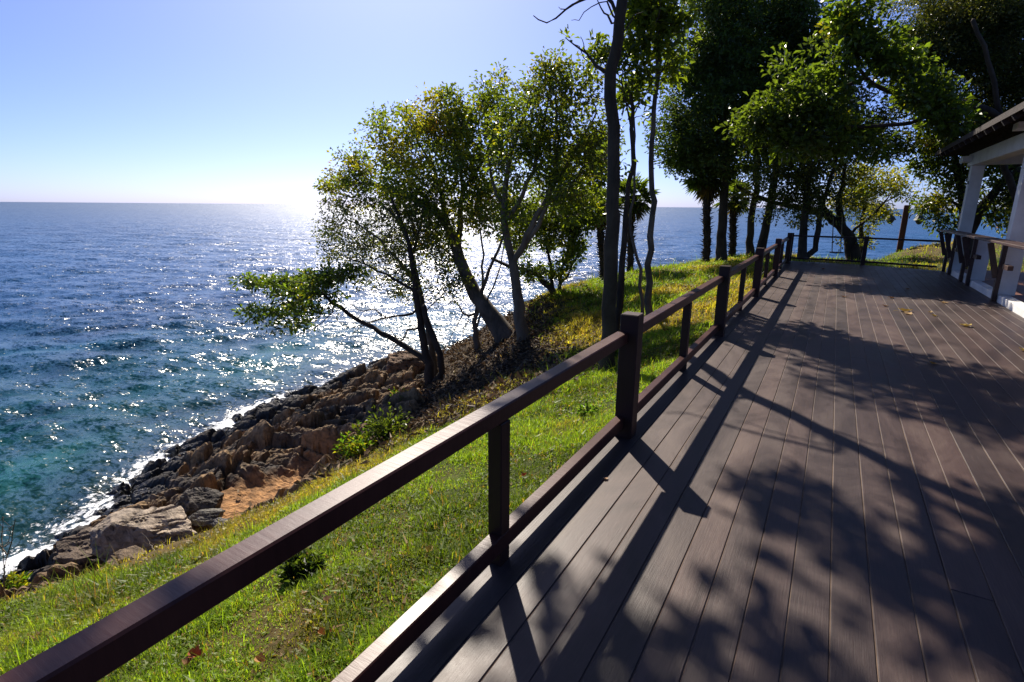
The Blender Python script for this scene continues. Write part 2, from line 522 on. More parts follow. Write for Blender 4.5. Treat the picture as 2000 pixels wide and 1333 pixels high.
cp += [(-11.6, 19.3, -3.6), (-10.0, 20.6, -3.0), (-8.3, 21.8, -2.0), (-7.6, 24.5, -2.2), (-6.0, 27, -1.7), (-3.5, 28.5, -1.2), (-2.0, 25, -0.35), (0.5, 24.5, -0.3), (0.0, 29, -1.8),
       (-3.0, 32, -3.6), (1.0, 33.5, -3.4), (2.6, 29.8, -0.25), (3.0, 33, -1.8), (6, 28.5, 0.15), (6, 33, -0.6), (12, 28, 0.2), (2.5, 24, -0.3), (6, 23, -0.25), (12, 34, -1.5), (25, 25, -0.3), (25, -2, -0.3)]
for p in SHORE[1:16:2]:
    pass
shore_arr = np.array(SHORE)
def shore_dist(x, y):
    d = np.full(np.shape(x), 1e9)
    for a, b in zip(shore_arr[:-1], shore_arr[1:]):
        ab = b - a; L2 = ab @ ab
        t = np.clip(((x - a[0]) * ab[0] + (y - a[1]) * ab[1]) / L2, 0, 1)
        d = np.minimum(d, np.hypot(x - a[0] - t * ab[0], y - a[1] - t * ab[1]))
    return d
# sea-bed points off every shore segment
for a, b in zip(SHORE[:-1], SHORE[1:]):
    mdp = (a + b) / 2; t = (b - a) / np.linalg.norm(b - a); nrm = np.array([-t[1], t[0]])
    q = mdp + nrm * 3.0
    cp.append((q[0], q[1], -6.8))
    q = mdp + nrm * 9.0
    cp.append((q[0], q[1], -8.8))
cp = np.array(cp)
def _U(r2): return np.where(r2 > 1e-9, r2 * np.log(r2 + 1e-12), 0)
_n = len(cp)
_K = _U(((cp[:, None, :2] - cp[None, :, :2]) ** 2).sum(-1)) + np.eye(_n) * 0.12
_P = np.c_[np.ones(_n), cp[:, :2]]
_sol = np.linalg.solve(np.block([[_K, _P], [_P.T, np.zeros((3, 3))]]), np.r_[cp[:, 2], 0, 0, 0])
def base_h(x, y):
    x = np.asarray(x, float); y = np.asarray(y, float)
    out = _sol[_n] + _sol[_n + 1] * x + _sol[_n + 2] * y
    for k in range(_n):
        out = out + _sol[k] * _U((x - cp[k, 0]) ** 2 + (y - cp[k, 1]) ** 2)
    return np.clip(out, -10, 0.6)

# shaded bank of dry earth and roots below the trees (a soft mask along a line)
bank_line = np.array([G(660, 930, -2.6)[:2], G(760, 850, -2.9)[:2], G(830, 790, -3.4)[:2], G(850, 730, -4.0)[:2], (-13.0, 17.5)])
lawn_line = np.array([G(700, 900, -1.8)[:2], G(850, 840, -1.55)[:2], G(996, 801, -1.3)[:2], G(1080, 762, -1.15)[:2], G(1160, 720, -1.0)[:2], G(1110, 690, -1.7)[:2], G(1075, 640, -1.85)[:2], G(1085, 590, -1.4)[:2], (-9.5, 17.5)])
bank_poly = np.concatenate([lawn_line, bank_line[::-1]])
def in_poly(x, y, poly):
    x = np.asarray(x, float); y = np.asarray(y, float)
    ins = np.zeros(x.shape, bool)
    for a, b in zip(poly, np.roll(poly, -1, 0)):
        cnd = (a[1] > y) != (b[1] > y)
        xi = a[0] + (y - a[1]) * (b[0] - a[0]) / (b[1] - a[1] + 1e-12)
        ins ^= cnd & (x < xi)
    return ins
def poly_soft(x, y, poly, w):
    d = np.full(np.shape(x), 1e9)
    for a, b in zip(poly, np.roll(poly, -1, 0)):
        ab = b - a; t = np.clip(((x - a[0]) * ab[0] + (y - a[1]) * ab[1]) / (ab @ ab + 1e-9), 0, 1)
        d = np.minimum(d, np.hypot(x - a[0] - t * ab[0], y - a[1] - t * ab[1]))
    s = np.where(in_poly(x, y, poly), 1, -1) * d
    return sstep(-w, w, s)
sand_c = G(520, 978, -4.15)[:2]
def rock_mask(x, y, h):
    k = sstep(-2.35, -3.1, h + 0.5 * (fbm(x * 0.9, y * 0.9, 5) - 0.5)) * sstep(-6.0, -6.8, x)
    k = k * (1 - poly_soft(x, y, bank_poly, 0.35))
    return k * sstep(20.5, 17.5, y)
def sand_mask(x, y):
    u = (x - sand_c[0]); w = (y - sand_c[1])
    a, b = u * 0.35 + w * 0.94, -u * 0.94 + w * 0.35
    return sstep(1.25, 0.75, np.hypot(a / 1.7, b / 0.85) + 0.5 * (fbm(x * 1.5, y * 1.5, 9) - 0.5))

def land_h(x, y):
    h = base_h(x, y)
    out = sstep(-1.3, -2.2, x) + sstep(20.0, 21.0, y)
    return h + np.clip(out, 0, 1) * (0.16 * (fbm(x * 0.55, y * 0.55, 2) - 0.5) + 0.07 * (fbm(x * 2.3, y * 2.3, 3) - 0.5))

def grid(x0, x1, y0, y1, st):
    nx = int((x1 - x0) / st) + 1; ny = int((y1 - y0) / st) + 1
    X, Y = np.meshgrid(np.linspace(x0, x1, nx), np.linspace(y0, y1, ny))
    i = np.arange(nx * ny).reshape(ny, nx)
    q = np.stack([i[:-1, :-1], i[:-1, 1:], i[1:, 1:], i[1:, :-1]], -1).reshape(-1, 4)
    return X.ravel(), Y.ravel(), q

# hillside
X, Y, q = grid(-26, 45, -8, 48, 0.16)
Z = land_h(X, Y)
bk = poly_soft(X, Y, bank_poly, 0.5)
Z = Z + bk * (0.45 * (fbm(X * 1.1, Y * 1.1, 31, 5) - 0.5) + 0.25 * (np.abs(fbm(X * 2.5, Y * 2.5, 33, 4) - 0.5)))
rk = rock_mask(X, Y, Z)
Zg = Z - 0.7 * rk - 0.25 * ((X > -1.1) & (Y < 18.5))
dry = fbm(X * 0.6, Y * 0.6, 71)
colg = np.array([0.045, 0.06, 0.014]) * (0.7 + 0.8 * vnoise(X * 3, Y * 3, 41))[:, None]
colg = colg * (1 - sstep(0.5, 0.62, dry))[:, None] + np.array([0.10, 0.075, 0.03]) * sstep(0.5, 0.62, dry)[:, None]
soil = np.array([0.045, 0.033, 0.023]) * (0.55 + 1.0 * fbm(X * 4, Y * 4, 43))[:, None]
colg = colg * (1 - bk)[:, None] + soil * bk[:, None]
low = sstep(-2.2, -3.0, Z)[:, None]
colg = colg * (1 - low) + np.array([0.06, 0.045, 0.03]) * low
hill = link_mesh('hillside', np_mesh('hillside', np.c_[X, Y, Zg], [q], col=colg), M['earth'], smooth=True)
tag(hill, 'green slope falling from the deck to the sea', kind='structure')

# rocky shore: jointed, upright slabs
X, Y, q = grid(-20, -5.2, -2.0, 20.0, 0.042)
B = land_h(X, Y)
rk = rock_mask(X, Y, B)
sm = sand_mask(X, Y)
ca, sa = math.cos(0.18), math.sin(0.18)
wx = X + 0.5 * (fbm(X * 0.8, Y * 0.8, 11) - 0.5); wy = Y + 0.5 * (fbm(X * 0.8, Y * 0.8, 12) - 0.5)
al = wy * ca - wx * sa; ac = wx * ca + wy * sa
f1, f2, cid, cx, cy = worley(al / 1.1, ac / 1.9, 3, 4)
tb_ = al / 0.30 + 1.1 * fbm(X * 0.5, Y * 0.5, 14, 3) + 0.25 * (cid - 0.5) * 4
bi = np.floor(tb_); bf = tb_ - bi
h1 = _hash(bi, bi * 0 + 3, 5); h0 = _hash(bi, bi * 0 + 9, 6)
ub = ac / (0.5 + 0.9 * h0) + 7 * h1 + 0.35 * fbm(X * 1.5, Y * 1.5, 16, 3)
bj = np.floor(ub); uf = ub - bj
gid = _hash(bi, bj, 17)
eb = np.minimum(bf, 1 - bf) * 0.30; eu = np.minimum(uf, 1 - uf) * (0.5 + 0.9 * h0)
joint = np.minimum(eb, eu)
e1, e2, eid, _, _ = worley(al / 0.15, ac / 0.22, 15, 4)
rough_ = fbm(X * 5, Y * 5, 23, 4) - 0.5
disp = (cid - 0.5) * 0.42 + 0.20 * cx * (cid * 2 - 1) + (h1 - 0.5) * 0.26 + (gid - 0.5) * 0.36 + (bf - 0.5) * 0.20 * np.where(h0 > 0.4, 1, -0.5) + (uf - 0.5) * 0.22 * (gid - 0.3)
disp += -0.24 * np.exp(-joint / 0.024) - 0.22 * np.exp(-((f2 - f1) / 0.04)) - 0.035 * np.exp(-((e2 - e1) / 0.12)) + (eid - 0.5) * 0.05
disp += 0.10 * rough_ + 0.30 * (fbm(X * 0.9, Y * 0.9, 21, 4) - 0.5) + 0.05 * (fbm(X * 11, Y * 11, 22, 3) - 0.5)
g1 = joint * 0; g2 = joint / 0.30
low = sstep(-4.7, -5.6, B)
disp = disp * (1 - 0.45 * low)
Z = B + disp * rk * (1 - sm) - 0.5 * (1 - rk) + 0.05 * rk
Z = Z * (1 - sm) + sm * (-4.15 + 0.10 * (fbm(X * 3, Y * 3, 51) - 0.5) + 0.06 * (fbm(X * 11, Y * 11, 52) - 0.5) + 0.18 * (B + 4.15))
tone_ = np.clip(0.5 + 0.9 * (gid - 0.5) + 1.3 * (fbm(X * 0.7, Y * 0.7, 61) - 0.5) - 0.9 * sstep(-4.7, -5.1, B + 0.35 * (cid - 0.5)), 0, 1)[:, None]
colr = np.array([0.06, 0.055, 0.05]) * (1 - tone_) + np.array([0.30, 0.195, 0.095]) * tone_
colr *= (0.7 + 0.6 * eid)[:, None] * (1 - 0.55 * np.exp(-((g2 - g1) / 0.07)))[:, None]
wet = sstep(-5.0, -5.35, Z)
colr = colr * (1 - 0.62 * wet[:, None])
colr = colr * (1 - sm)[:, None] + sm[:, None] * np.array([0.36, 0.19, 0.075]) * (0.7 + 0.6 * vnoise(X * 12, Y * 12, 55))[:, None]
keep = (rk > 0.01) | (sm > 0.05)
kq = q[keep[q].any(1)]
used = np.unique(kq); remap = np.full(len(X), -1); remap[used] = np.arange(len(used))
rock = link_mesh('rocky_shore', np_mesh('rocky_shore', np.c_[X, Y, Z][used], [remap[kq]], col=colr[used], attrs={'wet': wet[used]}), M['rock'])
tag(rock, 'jointed brown and black shore rocks at the water', kind='structure')
bpy.context.view_layer.update()
def rock_z(x, y):
    i = np.argmin((X[used] - x) ** 2 + (Y[used] - y) ** 2)
    return Z[used][i]

# ------------------------------------------------------------------ sea
rng = np.random.default_rng(5)
rr_ = [5.5]
while rr_[-1] < 90000:
    r = rr_[-1]
    rr_.append(r + max(0.055, 0.0085 * r) if r < 500 else r * 1.05)
rr_ = np.array(rr_)
an = np.radians(np.arange(-75, 118, 0.24))
RR, AA = np.meshgrid(rr_, an, indexing='ij')
X = (-np.sin(AA) * RR).ravel(); Y = (np.cos(AA) * RR).ravel()
n_a = len(an); i = np.arange(len(rr_) * n_a).reshape(len(rr_), n_a)
q = np.stack([i[:-1, :-1], i[1:, :-1], i[1:, 1:], i[:-1, 1:]], -1).reshape(-1, 4)
R1 = RR.ravel()
sdist = np.where(R1 < 400, 0, R1)
k = R1 < 400
sdist[k] = shore_dist(X[k], Y[k])
k = R1 < 700
xk, yk, rk_ = X[k], Y[k], R1[k]
dx = np.zeros(k.sum()); dy = dx.copy(); dz = dx.copy()
calm = 0.35 + 0.65 * sstep(0.5, 9, sdist[k])
for w in range(70):
    lam = 0.5 * (9 / 0.5) ** rng.random()
    th = 0.55 + rng.normal() * 0.42         # waves run in towards the rocks
    d = np.array([math.sin(th), -math.cos(th)])
    kk = 2 * math.pi / lam
    amp = 0.0072 * lam ** 0.6 * (0.6 + 0.8 * rng.random())
    cell = np.maximum(0.055, 0.0085 * rk_)
    f = sstep(2.2, 5.0, lam / cell)
    grp = 0.5 + 1.0 * vnoise(xk / (lam * 3) + w * 7.7, yk / (lam * 3), 200 + w)
    ph = kk * (d[0] * xk + d[1] * yk) + rng.random() * 6.28
    s_, c2_ = np.sin(ph), np.cos(ph)
    A = amp * f * calm * grp
    dz += A * s_
    dx += -0.8 * A * d[0] * c2_; dy += -0.8 * A * d[1] * c2_
Zs = np.full(len(X), SEA_Z)
Zs[k] += dz; X[k] += dx; Y[k] += dy
foam = np.zeros(len(X))
kf = R1 < 60
foam[kf] = 0.52 * np.exp(-np.maximum(0, sdist[kf] - 0.3) / (0.85 + 0.7 * sstep(9, 3, Y[kf]))) * (0.3 + 1.1 * vnoise(X[kf] * 0.35, Y[kf] * 0.35, 301)) - 0.30 + 0.17 * np.exp(-sdist[kf] / 4)
foam[~kf] = -0.36
crest = np.zeros(len(X)); crest[k] = dz
foam += np.where((crest > 0.14) & (sdist > 3), 0.04, 0)
sea = link_mesh('sea', np_mesh('sea', np.c_[X, Y, Zs], [q], attrs={'shore': np.clip(sdist / 60, 0, 1), 'foam': foam, 'far': np.clip(np.log(np.maximum(sdist, 1) / 12) / math.log(1200 / 12), 0, 1)}), M['sea_water'], smooth=True)
tag(sea, 'open blue sea turning green near the rocks', kind='structure')

# ------------------------------------------------------------------ deck
DECK_X0, DECK_X1 = -1.178, 2.62
def deck_end(x): return 19.22 - 0.10 * (x + 1.2) - 0.25 * max(0, x - 0.8)
rng = np.random.default_rng(11)
d_ = MB(); tones = []
xs = [DECK_X0]
x = 0.035 - 0.1495 * 7
while x < DECK_X1:
    if x > xs[-1] + 0.08: xs.append(x)
    x += 0.1495
xs.append(DECK_X1 + 0.05)
for a, b in zip(xs[:-1], xs[1:]):
    y = -4.0 + rng.random() * 9 if rng.random() < 0.5 else 30
    cuts = [-4.5]
    while y < 17.5:
        cuts.append(y); y += 9 + rng.random() * 6
    cuts.append(deck_end((a + b) / 2))
    for c, e in zip(cuts[:-1], cuts[1:]):
        n0 = d_.n
        d_.box((a + 0.0023, c + 0.0012, -0.035), (b - 0.0023, e - 0.0012, rng.normal() * 0.0006), 0.003)
        tones += [rng.random()] * (d_.n - n0)
d_.build('deck', M['deck_boards'], attrs={'tone': np.array(tones)})
deck = bpy.data.objects['deck']
tag(deck, 'purple brown composite boards running out toward the trees', kind='structure')
g = MB(); g.box((DECK_X0 + 0.01, -4.5, -0.2), (DECK_X1 + 0.045, 17.9, -0.0055)); g.box((DECK_X0 + 0.01, 17.9, -0.2), (1.2, 18.85, -0.0055))
o = g.build('deck_underlay', M['groove_dust']); tag(o, kind='structure')

# ------------------------------------------------------------------ long railing
PY0, PSTEP = 3.575, 3.68
posts = [PY0 + PSTEP * k for k in range(-1, 5)]
posts[-1] = 18.30
corner = 19.12
PX0, PX1 = -1.186, -1.058
rail_t = thing('deck_railing', 'long dark brown timber railing along the sea side of the deck', 'railing', (-1.12, 3.5, 0))
mid = []
ends = [-2.6] + posts + [corner]
ph = 0.125
for a, b in zip(ends[:-1], ends[1:]):
    lo = a + (ph / 2 if a > -2 else 0); hi = b - ph / 2
    k = MB(); k.box((-1.204, lo, 0.695), (-1.122, hi, 0.770), 0.006); k.build('top_rail', M['rail_timber'], rail_t)
    k = MB(); k.box((-1.180, lo, 0.072), (-1.116, hi, 0.157), 0.005); k.build('bottom_rail', M['rail_timber'], rail_t)
    if b - a > 2: mid.append((a + b) / 2 if a > -2 else -1.95)
for y in posts + [corner]:
    k = MB(); k.box((PX0, y - ph / 2, -0.01), (PX1, y + ph / 2, 0.893 if y != corner else 0.86), 0.006); k.build('post', M['post_timber'], rail_t)
mid[1:4] = [1.885, 5.43, 9.25]
for y in mid:
    k = MB(); k.box((-1.190, y - 0.039, -0.005), (-1.1195, y + 0.039, 0.694), 0.004); k.build('baluster', M['post_timber'], rail_t)

far_t = thing('far_railing', 'thin dark railing across the far end of the deck', 'railing', (0.8, 19.0, 0))
A0 = np.array([PX1, 19.12, 0]); B0 = np.array([0.83, 18.98, 0]); E0 = np.array([2.5, 18.45, 0])
fp = MB(); fp.box((0.775, 18.92, -0.3), (0.885, 19.04, 0.83), 0.005); fp.build('post', M['post_timber'], far_t)
for a, b in ((A0, B0 - [0.055, 0, 0]), (B0 + [0.055, 0, 0], E0)):
    for z, nm in ((0.775, 'top_rail'), (0.10, 'bottom_rail')):
        k = MB(); k.beam(a + [0, 0, z], b + [0, 0, z], 0.07, 0.05, 0.004); k.build(nm, M['post_timber'], far_t)

# ------------------------------------------------------------------ pavilion
pav = thing('pavilion', 'open white pavilion with dark shingle roof at the right edge of the deck', 'pavilion', (5, 13, 0))
k = MB(); k.box((2.85, 1.0, -0.3), (9.2, 18.1, 0.098)); k.build('floor', M['terracotta'], pav)
k = MB(); k.box((2.675, 1.0, -0.3), (2.848, 18.15, 0.122), 0.008); k.build('kerb', M['white_paint'], pav)
CX = 2.69
for y in (17.72, 13.0, 8.28, 3.56):
    k = MB(); k.box((CX, y - 0.13, 0.1), (CX + 0.25, y + 0.13, 2.64), 0.008); k.build('column', M['white_paint'], pav)
    k = MB(); k.box((CX + 5.8, y - 0.13, 0.099), (CX + 6.05, y + 0.13, 2.64), 0.008); k.build('column', M['white_paint'], pav)
for y in (15.4, 10.65, 5.9):
    k = MB(); k.box((CX, y - 0.12, 0.1), (CX + 0.25, y + 0.12, 0.99), 0.008); k.build('pedestal', M['white_paint'], pav)
k = MB(); k.box((CX - 0.03, 2.0, 2.642), (CX + 0.24, 18.05, 2.93), 0.008); k.build('beam', M['white_paint'], pav)
k = MB(); k.box((CX + 0.26, 17.62, 2.66), (CX + 6.2, 17.82, 2.90), 0.008); k.build('beam', M['white_paint'], pav)
k = MB(); k.box((CX + 5.8, 2.0, 2.642), (CX + 6.07, 17.6, 2.93), 0.008); k.build('beam', M['white_paint'], pav)
for lo_, hi_ in (((CX - 0.22, 17.5, 2.72), (CX - 0.032, 17.95, 2.86)), ((CX - 0.22, 12.85, 2.94), (CX + 0.3, 13.2, 3.06))):
    k = MB(); k.box(lo_, hi_, 0.006); k.build('beam_bracket', M['white_paint'], pav)
k = MB(); k.box((CX - 0.018, 17.60, 2.20), (CX - 0.001, 17.66, 2.28), 0.002); k.tube([(CX - 0.015, 17.63, 2.24), (CX - 0.05, 17.63, 2.22), (CX - 0.06, 17.63, 2.25)], 0.008, 5); k.build('hook', M['lamp_metal'], pav)
# hipped roof in courses of shingle
EX0, EX1, EY0, EY1, EZ = 2.02, 9.6, 1.0, 18.55, 3.0
RZ = 5.6; hip = (EX1 - EX0) / 2
k = MB(); nC = 22
def ring(t, z): return [(EX0 + hip * t, EY0 + hip * t, z), (EX1 - hip * t, EY0 + hip * t, z), (EX1 - hip * t, EY1 - hip * t, z), (EX0 + hip * t, EY1 - hip * t, z)]
for c in range(nC):
    t0, t1 = c / nC, (c + 1) / nC * 0.999
    lo = ring(t0, EZ + (RZ - EZ) * t0 + 0.05); lo2 = ring(t0, EZ + (RZ - EZ) * t0 + (0.0 if c else -0.05)); hi = ring(t1, EZ + (RZ - EZ) * t1)
    k.add(lo2 + lo + hi, [[a, (a + 1) % 4, 4 + (a + 1) % 4, 4 + a] for a in range(4)] + [[4 + a, 4 + (a + 1) % 4, 8 + (a + 1) % 4, 8 + a] for a in range(4)])
u0 = ring(0, EZ - 0.05); u1 = ring(0.985, EZ - 0.05 + (RZ - EZ) * 0.985)
k.add(u0 + u1, [[(a + 1) % 4, a, 4 + a, 4 + (a + 1) % 4] for a in range(4)])
k.build('roof', M['shingle'], pav)
k = MB()
y = 2.0
while y < 18.0:
    t = min(1.0, min(y - EY0, EY1 - y) / hip)
    k.beam((EX0 + 0.02, y, EZ - 0.10), (EX0 + hip * t, y, EZ - 0.10 + (RZ - EZ) * t), 0.06, 0.09, 0.0); y += 0.6
o = k.build('rafters', M['shingle'], pav); o.name = 'roof_frame'

# ------------------------------------------------------------------ counter along the pavilion
ct = thing('bar_counter', 'narrow dark timber counter on slanted brackets along the white kerb', 'counter', (2.5, 13, 0))
k = MB(); k.box((2.40, 4.0, 1.04), (2.66, 18.5, 1.085), 0.006); k.build('counter_top', M['counter_timber'], ct)
k = MB(); k.box((2.662, 4.0, 1.0), (2.686, 17.5, 1.085), 0.003); k.build('back_rail', M['counter_timber'], ct)
for y in (18.3, 17.45, 15.9, 15.15, 12.75, 10.4, 8.0):
    bk_ = MB(); bk_.box((2.60, y - 0.045, -0.005), (2.668, y + 0.045, 1.039), 0.004); o = bk_.build('leg', M['counter_timber'], ct)
    bk_ = MB(); bk_.beam((2.425, y, 1.03), (2.595, y, 0.42), 0.085, 0.06, 0.003, up=(0, 1, 0)); bk_.build('brace', M['counter_timber'], ct)
for y in (17.35, 15.05, 12.6, 10.3):
    k = MB(); k.box((2.61, y - 0.42, 0.60), (2.685, y - 0.05, 0.68), 0.004); k.build('foot_shelf', M['counter_timber'], ct)

# ------------------------------------------------------------------ lamp post beyond the railing
base = G(1756, 492, -0.25)
lp = thing('lamp_post', 'reddish timber post with two dark lamps on curved arms beyond the far railing', 'lamp post', tuple(base))
k = MB(); k.box(base + [-0.11, -0.11, -0.3], base + [0.11, 0.11, 2.02], 0.02); k.build('post', M['lamp_timber'], lp)
for s in (-1, 1):
    k = MB(); t = np.linspace(0, math.pi * 0.75, 9)
    P_ = np.c_[s * (0.15 + 0.22 * (1 - np.cos(t))), 0 * t, 1.45 + 0.24 * np.sin(t)] + base
    k.tube(P_, 0.022, 6); arm = k.build('arm', M['lamp_metal'], lp)
    tip = P_[-1]
    k = MB(); th = np.linspace(0, 2 * math.pi, 13)[:-1]
    prof = [(0.04, 0.04), (0.07, 0.0), (0.2, -0.20), (0.23, -0.24), (0.17, -0.24), (0.08, -0.40), (0.02, -0.42)]
    V = np.array([[tip[0] + r * math.cos(a), tip[1] + r * math.sin(a), tip[2] + z] for r, z in prof for a in th])
    k.add(V, [[12 * i_ + j_, 12 * i_ + (j_ + 1) % 12, 12 * i_ + 12 + (j_ + 1) % 12, 12 * i_ + 12 + j_] for i_ in range(len(prof) - 1) for j_ in range(12)])
    k.build('lamp_shade', M['lamp_metal'], lp)
#TREES
# ------------------------------------------------------------------ trees
hz = np.array([rgt0[0], rgt0[1], 0.0])          # level directions across and along the view, for the crowns' widths
hf = np.array([-math.sin(YAW), math.cos(YAW), 0.0])
UP = np.array([0, 0, 1.0])

def leaf_mesh(pos, dirs, nrm, length, width, col, fold=0.25):
    """kite-shaped leaves folded along the midrib"""
    n = len(pos)
    side = np.cross(dirs, nrm); side /= np.linalg.norm(side, axis=1)[:, None] + 1e-9
    nn = np.cross(side, dirs)
    L_ = length[:, None]; Wd = width[:, None]
    b = pos
    mid_ = pos + dirs * L_ * 0.58
    l = mid_ + side * Wd * 0.5 + nn * Wd * fold
    r = mid_ - side * Wd * 0.5 + nn * Wd * fold
    t = pos + dirs * L_ - nn * L_ * 0.12
    V = np.stack([b, r, t, l], 1).reshape(-1, 3)
    i = np.arange(n)[:, None] * 4
    T = np.concatenate([i + [0, 1, 2], i + [0, 2, 3]])
    return V, T, np.repeat(col, 4, 0)

def unit(v): return v / (np.linalg.norm(v, axis=-1, keepdims=True) + 1e-9)

def resample(P, step, rng, wob):
    P = np.asarray(P, float)
    # smooth the polyline with a Catmull-Rom curve
    Q = np.concatenate([[2 * P[0] - P[1]], P, [2 * P[-1] - P[-2]]])
    out = []
    for i in range(1, len(Q) - 2):
        n = max(2, int(np.linalg.norm(Q[i + 1] - Q[i]) / step))
        t = np.linspace(0, 1, n, endpoint=False)[:, None]
        a, b, c, d = Q[i - 1], Q[i], Q[i + 1], Q[i + 2]
        out.append(0.5 * (2 * b + (c - a) * t + (2 * a - 5 * b + 4 * c - d) * t ** 2 + (3 * b - a - 3 * c + d) * t ** 3))
    out.append(P[-1:])
    out = np.concatenate(out)
    out[1:-1] += rng.normal(size=out[1:-1].shape) * wob
    return out

def tree(name, label, cat, stems, blobs, group=None, seed=1, bark_m='bark_grey', leaf=(0.09, 0.045), per=26, clump=0.22,
         cols=(((0.05, 0.10, 0.014), 1.0),), droop=0.15, flat=0.7, twig=0.008, wob=0.02, bare=0.0, lean_depth=0.9, gapt=0.36, gapw=0.8):
    """stems: (polyline, r0, r1); blobs: (centre, rx, ry, n) ellipsoids filled with twigs and leaves"""
    rng = np.random.default_rng(seed)
    pos, par, rmin, chain_end = [], [], [], []
    first = None
    for P, r0, r1 in stems:
        P = [np.asarray(p, float) for p in P]
        near = len(pos) and np.min(((np.array(pos) - P[0]) ** 2).sum(1)) < 0.64
        if not near:                                       # root it in the ground
            gz = float(land_h(P[0][0], P[0][1])) - 0.2
            if P[0][2] > gz: P = [np.array([P[0][0], P[0][1], gz])] + P
        P = resample(P, 0.28, rng, wob)
        k = None
        if pos:
            arr = np.array(pos)
            j = int(np.argmin(((arr - P[0]) ** 2).sum(1)))
            if np.linalg.norm(arr[j] - P[0]) < 0.8: k = j
        for i_, p in enumerate(P):
            if i_ == 0 and k is not None:
                prev = k; continue
            pos.append(p); par.append(-1 if (i_ == 0) else prev); rmin.append(r0 + (r1 - r0) * (i_ / (len(P) - 1)) ** 0.85); prev = len(pos) - 1
    n_stem = len(pos)
    att = []
    for c, rx, ry, n in blobs:
        u = rng.normal(size=(int(n * 1.25), 3)) * 0.56
        ln_ = np.linalg.norm(u, axis=1, keepdims=True); u = u / np.maximum(1, ln_ / 1.25)
        att.append(c + u[:, :1] * rx * hz + u[:, 1:2] * rx * lean_depth * hf + u[:, 2:] * ry * UP)
    tips = []
    if att:
        att = np.concatenate(att)
        gap = vnoise(att[:, 0] * 0.95 / gapw + att[:, 2] * 0.8 / gapw, att[:, 1] * 0.95 / gapw - att[:, 2] * 0.7 / gapw, seed + 40)
        att = att[gap > gapt]
        arr0 = np.array(pos)
        dd = np.array([np.min(((arr0 - a) ** 2).sum(1)) for a in att])
        cap = n_stem + len(att) * 14 + 10
        arr = np.zeros((cap, 3)); arr[:n_stem] = arr0; cnt = n_stem
        start = max(1, int(n_stem * 0.12))
        for a in att[np.argsort(dd)]:
            D = arr[:cnt] - a
            dist = np.sqrt((D ** 2).sum(1))
            # prefer joints that lie below the twig, so that limbs reach up and out
            cost = dist * (1.0 + 0.35 * np.clip(D[:, 2] / (dist + 1e-6), -0.3, 1))
            cost[:start] += 2.0
            j = int(np.argmin(cost))
            p0 = arr[j]; d = dist[j]
            if d < 0.05: continue
            ns = min(13, max(2, int(d / 0.22)))
            pd = p0 - arr[par[j]] if par[j] >= 0 else UP * 0.3
            pd = pd / (np.linalg.norm(pd) + 1e-9)
            c1 = p0 + pd * d * 0.35 + UP * d * 0.06
            t = (np.arange(1, ns + 1) / ns)[:, None]
            path = (1 - t) ** 2 * p0 + 2 * t * (1 - t) * c1 + t ** 2 * a
            path[:-1] += rng.normal(size=path[:-1].shape) * 0.05 * min(1, d)
            prev = j
            for p in path:
                arr[cnt] = p; par.append(prev); rmin.append(0); pos.append(p); prev = cnt; cnt += 1
            tips.append(prev)
    pos = np.array(pos); par = np.array(par); rmin = np.array(rmin)
    N = len(pos)
    acc = np.zeros(N); R = np.zeros(N)
    kids = [[] for _ in range(N)]
    for i_ in range(N - 1, -1, -1):
        R[i_] = max(rmin[i_], (acc[i_] if acc[i_] > 0 else twig ** 2.4) ** (1 / 2.4) if i_ >= n_stem else rmin[i_])
        if par[i_] >= 0:
            if i_ >= n_stem: acc[par[i_]] += R[i_] ** 2.4
            kids[par[i_]].append(i_)
    for i_ in range(n_stem, N):
        if par[i_] >= 0: R[i_] = min(R[i_], R[par[i_]] * 0.92)
    tb = MB()
    done = np.zeros(N, bool)
    stack = [i_ for i_ in range(N) if par[i_] < 0]
    while stack:
        s_ = stack.pop()
        ch = [s_] if par[s_] < 0 else [par[s_], s_]
        cur = s_
        while kids[cur]:
            kk = sorted(kids[cur], key=lambda q_: -R[q_])
            stack += kk[1:]
            cur = kk[0]; ch.append(cur)
        Rc = R[ch].copy()
        if len(ch) > 1 and par[s_] >= 0: Rc[0] = Rc[1]
        rmax = Rc.max()
        if par[s_] < 0 and rmax > 0.05:                      # root flare
            L0 = np.linalg.norm(pos[ch] - pos[ch[0]], axis=1)
            Rc = Rc * (1 + 0.55 * np.exp(-L0 / (rmax * 2.2)))
        if rmax > 0.05: Rc = Rc * (1 + 0.10 * (vnoise(np.arange(len(Rc)) * 0.7, np.zeros(len(Rc)) + s_, seed) - 0.5))
        tb.tube(pos[ch], Rc, 9 if rmax > 0.08 else (6 if rmax > 0.025 else 4))
    base_ = pos[0]
    root = thing(name, label, cat, tuple(base_), group)
    tb.build('trunk', M[bark_m], root, smooth=True)
    if tips and per > 0:
        cen, outd = [], []
        for t_ in tips:
            if rng.random() < bare: continue
            a = t_; b = par[a]; c = par[b] if par[b] >= 0 else b
            for q_, w_ in ((a, 1.0), (b, 0.45)):
                n = rng.poisson(per * w_ / 1.45 * rng.gamma(2.2, 0.45))
                if n:
                    cen.append(np.repeat(pos[q_][None], n, 0)); outd.append(np.repeat((pos[a] - pos[c])[None], n, 0))
        cen = np.concatenate(cen); outd = unit(np.concatenate(outd))
        n = len(cen)
        off = unit(rng.normal(size=(n, 3))) * (rng.random((n, 1)) ** 0.6) * clump * np.array([1, 1, 0.75])
        p = cen + off
        d = unit(unit(off) * 0.9 + outd * 0.5 + rng.normal(size=(n, 3)) * 0.5 - UP * droop)
        nr = unit(rng.normal(size=(n, 3)) * (1.15 - flat) + UP * flat)
